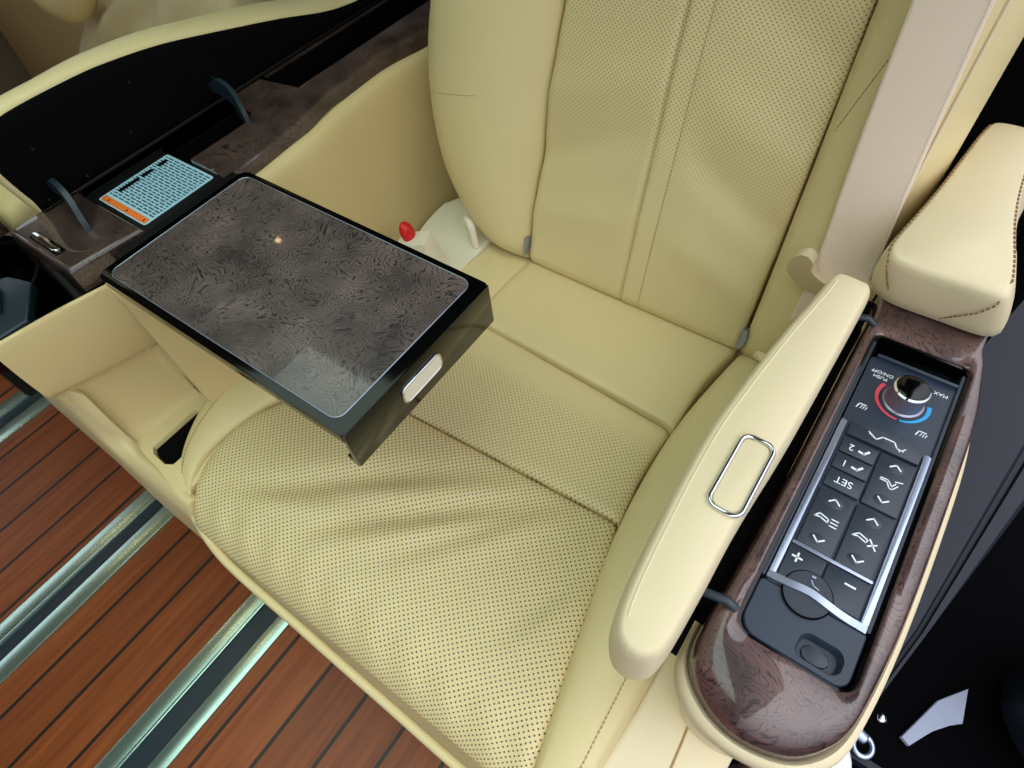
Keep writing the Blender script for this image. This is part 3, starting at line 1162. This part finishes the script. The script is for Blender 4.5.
b = loft(loops, cap0=True, cap1=True)
lid = obj('armrest_lid', b, M['leather_lit'], arm, 60, label='cream leather lid standing open')
b = bmesh.new()
tube(b, sorted([Vector((p[0] + .007, p[1], .6500)) for p in lo_ if p[0] < -.012 and .11 < p[1] < .455], key=lambda q: q.y), .0008, 6)
obj('seam', b, M['plastic_cream'], lid)
b = bmesh.new()
box(b, -.004, .0215, .16, .53, .5655, .570)  # black strips painting the dark of the gap between lid and trim
box(b, -.004, .010, .13, .17, .5655, .570)
obj('lid_lining_or_gap', b, M['void'], arm)
b = bmesh.new()
hc = rrect(-.0195, .0035, .206, .270, .007, 6)
tube(b, [(x, y, .6515) for x, y in hc], .0018, 8, closed=True)
obj('latch_ring', b, M['chrome'], lid, 180, label='chrome latch ring')
b = bmesh.new()
merge(b, prism(rrect(-.0175, .0015, .208, .268, .006, 6), .6485, .6510, .0006))
obj('latch_pull', b, M['leather_lit'], lid)
for y in (.477, .172):
    b = bmesh.new()
    tube(b, [(.0, y, .590), (.022, y + .002, .597), (.029, y + .002, .592)], .0035, 10)
    obj('hinge_pin', b, M['teal'], arm, 60)

# rear elbow pad
b = bmesh.new()
PO = [(.060, .492), (.026, .492), (.010, .498), (.006, .515), (.011, .55), (.020, .61), (.028, .68), (.034, .725), (.044, .745), (.080, .745), (.088, .72), (.086, .66), (.091, .60), (.102, .54), (.105, .51), (.099, .494)]
po = [tuple(p[:2]) for p in catmull([(x, y, 0) for x, y in PO], 120, True)]
if sum(a[0] * b_[1] - b_[0] * a[1] for a, b_ in zip(po, po[1:])) < 0:
    po = po[::-1]
loops = []
for d_, z_ in ((-.004, .594), (-.007, .598), (-.007, .61), (-.004, .63), (-.001, .642), (.0008, .649), (.0035, .653), (.007, .655)):
    k_ = (.655 - z_) / .06
    loops.append([(x + .010 * k_, y + .022 * k_ * (1 if y < .56 else 0), z_) for x, y in offset(po, d_)])
b = loft(loops, cap0=True, cap1=True)
pad = obj('elbow_pad', b, M['leather_lit'], arm, 70, label='padded cream leather elbow rest')
b = bmesh.new()
s1 = [Vector((p[0], p[1], .6535)) for p in offset(po, .0032)]
stitches(b, sorted([p for p in s1 if p.x > .08 and p.y < .77 and p.y > .515], key=lambda p: p.y), .0060, .0030, .0010)
obj('stitching', b, M['stitch_brown'], pad)
b = bmesh.new()
stitches(b, sorted([p for p in s1 if p.x < .04 and p.y < .77 and p.y > .505], key=lambda p: p.y), .0060, .0030, .0010)
obj('stitching', b, M['stitch_brown'], pad)
b = bmesh.new()
stitches(b, [(.009, .507, .6540), (.014, .4950, .643), (.021, .4985, .625), (.028, .506, .606)], .0045, .003, .0009)
obj('stitching', b, M['stitch_brown'], pad)
b = bmesh.new()
stitches(b, [(.101, .515, .6535), (.100, .4945, .645), (.092, .4945, .630), (.080, .4995, .614), (.072, .505, .602)], .0045, .003, .0009)
obj('stitching', b, M['stitch_brown'], pad)
b = bmesh.new()
box(b, .040, .09, .58, .73, .42, .594, .004)
obj('pad_bracket', b, M['black'], arm)

# ------------------------------------------------------------------ folding table
tb = thing('folding_table', 'gloss black folding tray table with dark burl top and drop front', 'table', (-.6, .2, .6))
TX0, TX1, TY0, TY1 = -.614, -.2740, .1100, .3015
b = bmesh.new()
merge(b, prism(rrect(TX0, TX1, TY0, TY1, (.003, .003, .008, .008), 6), .6275, .6400, .0016, 3))
obj('table_frame', b, M['gloss'], tb, 40)
b = bmesh.new()
box(b, TX0 + .012, TX1 - .004, TY0 + .004, TY1 - .004, .6215, .6275, .0015)
obj('under_plate', b, M['black'], tb)
b = bmesh.new()
ins = rrect(TX0 + .0095, TX1 - .0140, TY0 + .0085, TY1 - .0070, .010, 6)
merge(b, prism(ins, .6395, .6406, .0004, 1))
obj('burl_inlay', b, M['burl_tray'], tb, 30, label='dark burl wood inlay')
b = bmesh.new()
tube(b, [(x, y, .6403) for x, y in offset(ins, -.0003)], .0006, 6, closed=True)
obj('inlay_edge', b, M['silver'], tb, 180)
b = bmesh.new()
rows = []
for y_ in (TY0 + .0005, TY0 + .002, TY1 - .002, TY1 - .0005):
    e = .0006 if y_ in (TY0 + .0005, TY1 - .0005) else 0
    rows.append([(TX1 - .003 + e, y_, .6395 - e), (TX1 + .0005 - e, y_, .6395 - e), (TX1 + .0015 - e, y_, .592 + e), (TX1 - .002, y_, .588 + e), (TX1 - .012, y_, .596), (TX1 - .0105, y_, .601), (TX1 - .006 + e, y_, .597)])
loft(rows, cap0=True, cap1=True, bm=b)
obj('drop_front', b, M['gloss'], tb, 40)


def on_front(y, z, e=0):
    """point on the sloping outer face of the drop front"""
    return Vector((TX1 + .0005 + (.6395 - z) / .0395 * .0010 + e, y, z))


ro2 = rrect(.1735, .2235, .6065, .6255, .006, 6)
b = bmesh.new()
tube(b, [on_front(y, z, .0006) for y, z in ro2], .0011, 8, closed=True)
obj('latch_ring', b, M['chrome'], tb, 180, label='chrome rim of the release latch')
b = bmesh.new()
inr = rrect(.1745, .2225, .6075, .6245, .005, 6)
loft([[on_front(y, z, -.002) for y, z in inr], [on_front(y, z, .0012) for y, z in inr]], cap1=True, bm=b)
obj('release_latch', b, M['plastic_ivory'], tb, label='cream release latch')

# ------------------------------------------------------------------ storage console between the seats
con = thing('storage_console', 'cream centre console with burl trim, open black lined lid and front pocket', 'console', (-.72, .3, 0))
ZC = .632


def wood_piece(outline, z1, drop, name='burl_trim', r=.006, label=None):
    b_ = prism(outline, z1 - drop, z1, r, 4, top_only=True)
    return obj(name, b_, M['burl_console'], con, 40, label=label)


wood_piece([(-.778, .100), (-.657, .100), (-.645, .182), (-.778, .182)], ZC, .030, label='front burl panel with the chrome catch')
# rear burl trim with slot
outer = [(-.700, .287), (-.6200, .287), (-.6200, .36), (-.628, .45), (-.632, .55), (-.630, .66), (-.630, .80), (-.765, .80), (-.765, .43), (-.735, .415), (-.704, .395)]
b = bmesh.new()
for poly in ([(-.700, .287), (-.6200, .287), (-.6200, .36), (-.626, .43), (-.690, .43), (-.704, .395)],
             [(-.765, .43), (-.704, .395), (-.690, .43), (-.690, .462), (-.765, .462)],
             [(-.690, .43), (-.626, .43), (-.632, .55), (-.630, .80), (-.690, .80)],
             [(-.765, .462), (-.752, .462), (-.752, .80), (-.765, .80)]):
    pass
outl = catmull([(x, y, 0) for x, y in [(-.701, .288), (-.66, .2875), (-.6195, .288), (-.6195, .35), (-.626, .45), (-.632, .55), (-.632, .70), (-.632, .80)]], 40)
inl = catmull([(x, y, 0) for x, y in [(-.700, .290), (-.702, .34), (-.704, .395), (-.72, .43), (-.722, .452), (-.69, .458), (-.684, .50), (-.683, .60), (-.683, .80)]], 40)
# right-hand strip of the trim: curved profile falling to the seat side


def EDGE(y_):
    e_ = ((.0, -.640), (.288, -.640), (.33, -.643), (.41, -.648), (.48, -.662), (.58, -.667), (.67, -.656), (.80, -.648))
    for (a, c), (d, f_) in zip(e_, e_[1:]):
        if y_ <= d:
            t_ = (y_ - a) / (d - a)
            return c + (f_ - c) * t_ * t_ * (3 - 2 * t_)
    return e_[-1][1]


rows = []
y_vals = [.288 + (.80 - .288) * k / 50 for k in range(51)]
for y_ in y_vals:
    xo = EDGE(y_) + .002
    if y_ < .40:
        xi = -.700 - .02 * max(0, (y_ - .37) / .03) ** 2
    elif y_ < .46:
        xi = -.7635
    else:
        xi = -.700
    sag = 0
    zz = ZC - .3 * 0
    rows.append([(xi, y_, zz - .028), (xi, y_, zz), (xi * .5 + xo * .5, y_, zz), (xo - .014, y_, zz - .001), (xo - .006, y_, zz - .004 - sag * .3), (xo - .001, y_, zz - .011 - sag * .6), (xo, y_, zz - .030 - sag)])
b = loft(rows, cap0=True, cap1=True)
obj('burl_trim', b, M['burl_console'], con, 40, label='long rear burl panel with a cut out slot')
b = bmesh.new()
box(b, -.7640, -.7600, .46, .80, ZC - .002, ZC)
obj('slot_edge', b, M['burl_console'], con)
b = bmesh.new()
box(b, -.764, -.7605, .465, .80, .576, ZC - .0025)
obj('slot_wall', b, M['void'], con)
b = bmesh.new()
box(b, -.7565, -.702, .465, .80, .560, .575)
obj('slot_floor', b, M['void'], con)
# black cover plate with the label, hinge cover strip and bin
b = bmesh.new()
merge(b, prism([(-.770, .182), (-.6105, .182), (-.6105, .2875), (-.770, .2875)], .600, .624, .002))
obj('cover_plate', b, M['black'], con)
b = bmesh.new()
box(b, -.640, -.6095, .14, .30, .600, .630, .002)
obj('table_hinge_cover', b, M['black'], con)
b = bmesh.new()
box(b, -.7655, -.7015, .2875, .395, .50, .51)
obj('bin_floor', b, M['void'], con)
b = bmesh.new()
box(b, -.7685, -.7655, .182, .80, .612, .634, .001)
box(b, -.7695, -.7655, .140, .80, .604, .6325)
tube(b, [(-.7660, .185, .635), (-.7660, .80, .635)], .0012, 6)
box(b, -.7610, -.7590, .185, .2875, .62, .6275)
obj('lid_hinge_bar', b, M['black'], con)
# chrome catch
b = bmesh.new()
merge(b, prism(rrect(-.745, -.688, .1065, .1175, .003), ZC - .001, ZC + .0008, .0004))
obj('catch_recess', b, M['gloss'], con)
b = bmesh.new()
merge(b, prism(rrect(-.742, -.692, .108, .1155, .0035), ZC, ZC + .004, .0016))
obj('lid_catch', b, M['chrome'], con, 60, label='chrome lid catch')
# lid: black lining faces the seat, cream shell behind; profile in y,z
prof = [(.138, .628), (.131, .66), (.127, .69), (.130, .708), (.142, .724), (.17, .733), (.25, .733), (.30, .729), (.36, .720), (.43, .704), (.52, .682), (.62, .656), (.74, .646), (.80, .652), (.80, .628)]
pc = [(p.x, p.y) for p in catmull([(a, c, 0) for a, c in prof], 90)]


def lid_loop(d, x, off=0):
    cen = (.45, .66)
    o_ = offset(pc, d)
    # keep the straight base
    return [(-.772 + (x + .772) * (1 + (max(0, y - .22) * 5 if x < -.78 else 0)) - (max(z, .615) - .63) * .08, y, max(z, .615)) for y, z in o_]


sgn = 1 if sum(a[0] * b_[1] - b_[0] * a[1] for a, b_ in zip(pc, pc[1:] + pc[:1])) > 0 else -1
b = loft([lid_loop(sgn * .014, -.7735), lid_loop(sgn * .005, -.7715), lid_loop(0, -.775), lid_loop(-sgn * .0015, -.785), lid_loop(0, -.797), lid_loop(sgn * .008, -.803)], cap1=True)
lid2 = obj('console_lid', b, M['leather'], con, 60, label='open console lid with cream rim')
b = loft([lid_loop(sgn * .0045, -.7712), lid_loop(sgn * .0065, -.7685), lid_loop(sgn * .02, -.7690)], cap1=True)
obj('lid_lining_or_gap', b, M['void'], lid2, 60, label='flat black lining of the lid')
for y_, z_ in ((.200, .640), (.172, .690), (.152, .640), (.300, .700), (.395, .660), (.27, .655)):
    b = bmesh.new()
    bmesh.ops.create_uvsphere(b, u_segments=12, v_segments=8, radius=.0018, matrix=Matrix.Translation((-.7685 - (z_ - .63) * .08, y_, z_)))
    obj('screw', b, M['black'], lid2)
# check straps (curved arms)
for y_ in (.150, .375, .735):
    b = bmesh.new()
    q = catmull([(-.774, y_ + .014, .654), (-.748, y_ + .012, .668), (-.718, y_ + .008, .664), (-.699, y_ + .001, .647), (-.691, y_ - .003, .626)], 24)
    rows = []
    for i, p in enumerate(q):
        t_ = i / 23
        w_ = .022 * math.sin(math.pi * (.15 + .75 * t_))
        rows.append([p + Vector((0, -.003, 0)), p + Vector((0, .003, 0)), p + Vector((-.004, .003, -w_)), p + Vector((-.004, -.003, -w_))])
    loft(rows, cap0=True, cap1=True, bm=b)
    obj('lid_stay', b, M['teal'], con, 50)

# warning label
b = bmesh.new()
uvl = b.loops.layers.uv.new('UVMap')
pr = prism(rrect(-.7475, -.6585, .189, .2855, .003), .6240, .6245, 0)
merge(b, pr)
lab = obj('warning_label', b, M['label_blue'], con, 0, label='pale blue warning label with orange header')
b = bmesh.new()
uvl = b.loops.layers.uv.new('UVMap')
for x0, x1, y0, y1 in ((-.7445, -.6615, .2010, .2830),):
    vs = [b.verts.new(p) for p in ((x0, y0, .6247), (x1, y0, .6247), (x1, y1, .6247), (x0, y1, .6247))]
    f = b.faces.new(vs)
    for lp, uv in zip(f.loops, ((x0, y0), (x1, y0), (x1, y1), (x0, y1))):
        lp[uvl].uv = (uv[0] + 1, uv[1] + 1)
obj('label_text', b, M['label_print'], lab, 0)
b = bmesh.new()
merge(b, prism(rrect(-.7450, -.6610, .1905, .1985, .002), .6245, .6249, 0))
obj('label_header', b, M['label_orange'], lab, 0, label='orange band')
for q in (-.735, -.70, -.668):
    b = bmesh.new()
    merge(b, prism([(q, .193), (q + .003, .193), (q + .0015, .1962)], .6249, .6251, 0))
    obj('warning_triangle', b, M['void'], lab, 0)
for x0, y0, y1 in ((-.741, .212, .236), (-.741, .243, .255), (-.741, .266, .276)):
    b = bmesh.new()
    strip(b, [(x0 + .004, y0), (x0 + .004, y1)], .006, .6249)
    obj('label_heading', b, M['void'], lab, 0)

# cream side of the console, facing the seat: grid through measured stations
def sheet(rows, m, name, parent, nu=40, sm=60, thick=.006, label=None):
    """smooth shell through rows of points, given a thickness"""
    rr = [catmull(r, nu) for r in rows]
    cols = list(zip(*rr))
    cols = [catmull(c, 12 * (len(rows) - 1) + 1) for c in cols]
    g = list(zip(*cols))
    b_ = bmesh.new()
    vs = [[b_.verts.new(p) for p in r] for r in g]
    for a, c in zip(vs, vs[1:]):
        for i in range(len(a) - 1):
            b_.faces.new((a[i], a[i + 1], c[i + 1], c[i]))
    bmesh.ops.recalc_face_normals(b_, faces=b_.faces)
    geo = bmesh.ops.solidify(b_, geom=b_.faces[:], thickness=thick)
    return obj(name, b_, m, parent, sm, label=label)


# long side wall running back past the table to the backrest
ys = [.115, .20, .29, .36, .42, .50, .58, .68, .78]
tx = [EDGE(y) for y in ys]
tz = [.606, .606, .608, .609, .609, .608, .607, .605, .605]
rows = [[(x - .006, y, z - .004) for x, y, z in zip(tx, ys, tz)],
        [(x, y, z + .001) for x, y, z in zip(tx, ys, tz)],
        [(x + .010, y, z - .004) for x, y, z in zip(tx, ys, tz)],
        [(x + .016, y, z - .020) for x, y, z in zip(tx, ys, tz)],
        [(x + .022, y, z - .08) for x, y, z in zip(tx, ys, tz)],
        [(x + .034, y, .42) for x, y, z in zip(tx, ys, tz)],
        [(x + .05, y, .33) for x, y, z in zip(tx, ys, tz)],
        [(x + .05, y, .15) for x, y, z in zip(tx, ys, tz)]]
sheet(rows, M['leather_shaded'], 'side_wall', con, 60, 70, .008)
# front part of the wall: leans over the pocket, crease at mid height
rows = [[(-.676, .000, .600), (-.664, .06, .602), (-.646, .118, .604)],
        [(-.672, -.001, .6045), (-.658, .06, .606), (-.641, .119, .607)],
        [(-.666, -.002, .603), (-.652, .06, .604), (-.636, .120, .604)],
        [(-.663, -.002, .56), (-.650, .06, .56), (-.636, .122, .56)],
        [(-.664, .000, .525), (-.656, .06, .515), (-.650, .120, .505)],
        [(-.676, .006, .505), (-.668, .06, .495), (-.664, .120, .488)],
        [(-.676, .014, .46), (-.668, .062, .45), (-.662, .120, .45)],
        [(-.670, .020, .42), (-.662, .062, .41), (-.656, .12, .41)],
        [(-.660, .022, .394), (-.654, .062, .394), (-.648, .12, .394)]]
sheet(rows, M['leather_shaded'], 'pocket_wall', con, 30, 70, .006)
b = bmesh.new()
hole = [(-.634, .033), (-.624, .027), (-.600, .026), (-.590, .032), (-.590, .100), (-.634, .100)]
hc_ = (-.611, .06)
wl_in = polar(hole, hc_, 80)
wl_out = polar(rrect(-.672, -.545, .012, .150, .006), hc_, 80)
loft([[(x, y, .380) for x, y in wl_out], [(x, y, .395) for x, y in wl_out], [(x, y, .395) for x, y in wl_in], [(x, y, .388) for x, y in offset(wl_in, .001)], [(x, y, .33) for x, y in offset(wl_in, .002)]], bm=b)
obj('pocket_ledge', b, M['leather'], con, 30)
b = bmesh.new()
merge(b, prism(offset(wl_in, .0022), .334, .389, 0))
obj('pocket_hole', b, M['void'], con, 0, label='black opening in the pocket floor')
# front lip and outer front of the pocket, descending towards the cushion
rows = [[(-.664, .026, .495), (-.658, .024, .44), (-.650, .024, .396), (-.60, .022, .384), (-.530, .022, .384)],
        [(-.668, .021, .506), (-.660, .018, .45), (-.652, .017, .408), (-.60, .016, .397), (-.530, .014, .395)],
        [(-.676, .014, .508), (-.668, .011, .45), (-.658, .009, .407), (-.60, .007, .392), (-.528, .005, .390)],
        [(-.705, .004, .487), (-.684, .001, .43), (-.662, -.002, .385), (-.61, -.004, .365), (-.53, -.004, .36)],
        [(-.80, .000, .44), (-.75, -.003, .36), (-.70, -.009, .29), (-.64, -.012, .26), (-.54, -.012, .24)],
        [(-.98, -.004, .25), (-.88, -.008, .16), (-.74, -.012, .10), (-.65, -.014, .08), (-.55, -.014, .08)]]
sheet(rows, M['leather'], 'pocket_front', con, 40, 60, .006)
b = bmesh.new()
box(b, -.83, -.66, .11, .80, .06, .49, .006)
obj('console_body', b, M['leather_shaded'], con)
b = bmesh.new()
box(b, -.795, -.765, .10, .80, .492, .612, .002)
box(b, -.700, -.665, .10, .80, .492, .600, .002)
box(b, -.765, -.700, .40, .46, .492, .600)
obj('bin_wall', b, M['void'], con)
b = bmesh.new()
box(b, -1.02, -.700, .008, .11, .23, .50, .006)
box(b, -1.02, -.812, -.014, .012, .42, .50, .006)
obj('console_nose', b, M['black'], con)

# ------------------------------------------------------------------ cup holder
ch = thing('cup_holder', 'black round cup holder pulled out in front of the burl console panel', 'cup holder', (-.8, .05, .5))
b = bmesh.new()
cc = (-.842, .040)
rows = []
for r_, z_ in ((.076, .50), (.078, .568), (.076, .573), (.071, .572), (.068, .565), (.064, .52), (.060, .505)):
    rows.append([(cc[0] + r_ * math.cos(2 * math.pi * k / 48) * 1.15, cc[1] + r_ * math.sin(2 * math.pi * k / 48), z_) for k in range(48)])
loft(rows, bm=b, cap0=True, cap1=True)
obj('cup_ring', b, M['gloss'], ch, 50)
b = bmesh.new()
merge(b, prism([(-.83, .02), (-.76, -.002), (-.715, .008), (-.712, .045), (-.765, .080), (-.80, .07)], .565, .578, .003))
obj('holder_plate', b, M['teal'], ch)
b = bmesh.new()
merge(b, prism([(-.80, .02), (-.765, .005), (-.745, .035), (-.785, .055)], .579, .584, .001))
obj('holder_flap', b, M['teal'], ch)
b = bmesh.new()
tube(b, catmull([(-.80, .112, .595), (-.76, .108, .590), (-.70, .100, .575), (-.66, .098, .585)], 20), .008, 8)
obj('holder_arm', b, M['black'], ch, 180)

# ------------------------------------------------------------------ neighbouring seat across the aisle (behind the open lid)
nb = thing('captain_seat', 'cream leather seat on the far side, partly hidden behind the open console lid', 'car seat', (-1.3, .5, 0))
NBY = .62
L = [(-1.70, .56, .36), (-1.60, .555, .45), (-1.47, .56, .53), (-1.38, .575, .60), (-1.36, .63, .85)]
R = [(-1.02, .56, .36), (-1.02, .56, .45), (-1.02, .57, .53), (-1.02, .59, .60), (-1.02, .66, .85)]
bm_, _p = pillow(L, R, (0, -.94, .33), 50, 50, (.03,) * 4, None, .03, .08, lambda u, v, p: .010 * math.sin(u * 17 - 9 * v) - .02 * math.exp(-((u - .28 - .5 * (1 - v)) / .05) ** 2))
obj('backrest_bolster', bm_, M['leather_lit'], nb, 60)
L = [(-2.28, .62, .05), (-2.28, .64, .45), (-2.28, .68, .80)]
R = [(-1.36, .62, .05), (-1.36, .64, .45), (-1.34, .68, .80)]
bm_, _p = pillow(L, R, (0, -.94, .33), 40, 40, (.03,) * 4, None, .02, .06, lambda u, v, p: -.03 * math.exp(-((u - .4) / .2) ** 2))
obj('backrest_panel', bm_, M['leather_shaded'], nb, 60)
b = bmesh.new()
tube(b, catmull([(-1.52, .52, .62), (-1.46, .52, .575), (-1.40, .53, .572), (-1.36, .55, .62)], 20), .028, 12)
obj('seat_handle', b, M['leather_shaded'], nb, 180)
L = [(-1.62, .08, .38), (-1.60, .35, .40), (-1.58, .66, .38)]
R = [(-1.10, .08, .38), (-1.10, .35, .40), (-1.10, .66, .38)]
bm_, _p = pillow(L, R, (0, 0, 1), 40, 40, (.04,) * 4, None, .02, .12)
obj('cushion', bm_, M['leather'], nb, 60)
b = bmesh.new()
box(b, -1.60, -1.12, .10, .66, .05, .28, .02)
obj('seat_base', b, M['plastic_cream'], nb)
na = thing('side_console', 'far seat cream side console with burl strip, beyond the open lid', 'console', (-.95, .3, 0))
b = bmesh.new()
L = [(-1.06, .12, .585), (-1.06, .30, .60), (-1.06, .50, .59), (-1.05, .66, .57)]
R = [(-.90, .12, .585), (-.90, .30, .60), (-.91, .50, .59), (-.93, .66, .57)]
bm_, _p = pillow(L, R, (0, 0, 1), 30, 40, (.03, .02, .02, .02), None, .01, .40)
obj('console_body', bm_, M['leather_shaded'], na, 60)
b = bmesh.new()
box(b, -.935, -.875, -.02, .115, .575, .600, .004)
obj('burl_strip', b, M['burl_console'], na)

# ------------------------------------------------------------------ things low down outside the door opening
b = bmesh.new()
q = catmull([(.148, -.05, 0), (.20, -.05, 0), (.212, .12, 0), (.207, .20, 0), (.182, .237, 0), (.148, .235, 0)], 40, True)
merge(b, prism([(p.x, p.y) for p in q], .27, .30, .004))
box(b, .155, .195, -.04, .20, -.34, .27)
tag(obj('sill_plate', b, M['paint'], None), 'glossy white painted sill piece under the rounded armrest tip', 'sill')
t = thing('door_roller_arm', 'silver sliding door roller arm below the sill tip', 'door hardware', (.36, .42, -.33))
b = bmesh.new()
tube(b, catmull([(.335, .45, -.30), (.352, .43, -.296), (.372, .425, -.30)], 16), .011, 10)
obj('arm', b, M['silver'], t, 180)
b = bmesh.new()
tube(b, [(.372 + .016 * math.cos(a * math.pi / 12), .412 + .018 * math.sin(a * math.pi / 12), -.298) for a in range(24)], .005, 8, closed=True)
obj('roller', b, M['silver'], t, 180)
b = bmesh.new()
bmesh.ops.create_uvsphere(b, u_segments=16, v_segments=10, radius=.010, matrix=Matrix.Translation((.385, .475, -.30)))
obj('bolt', b, M['chrome'], t, 180)
b = bmesh.new()
box(b, .31, .42, .385, .40, -.339, -.305, .003)
obj('track', b, M['sill'], t)
b = bmesh.new()
q = [(.432, .475), (.448, .468), (.475, .515), (.500, .545), (.517, .560), (.511, .628), (.470, .575)]
merge(b, prism(q, -.338, -.326, .002))
tag(obj('floor_mat_scrap', b, M['grey_paper'], None), 'pale grey wedge of carpet lying in the dark beside the sill', 'mat')
t = thing('dark_tub', 'dark blue rounded tub with a raised rim at the picture edge', 'tub', (.66, .66, -.34))
b = bmesh.new()
tc_ = (.675, .655)
loft([[(tc_[0] + r_ * math.cos(2 * math.pi * k / 48), tc_[1] + r_ * math.sin(2 * math.pi * k / 48), z_) for k in range(48)] for r_, z_ in ((.10, -.34), (.125, -.30), (.135, -.16), (.128, -.16), (.115, -.29), (.08, -.31))], cap0=True, cap1=True, bm=b)
obj('tub_body', b, M['rubber'], t, 40)
b = bmesh.new()
tube(b, [(tc_[0] + .133 * math.cos(2 * math.pi * k / 64), tc_[1] + .133 * math.sin(2 * math.pi * k / 64), -.158) for k in range(64)], .006, 8, closed=True)
obj('tub_rim', b, M['slate'], t, 180)
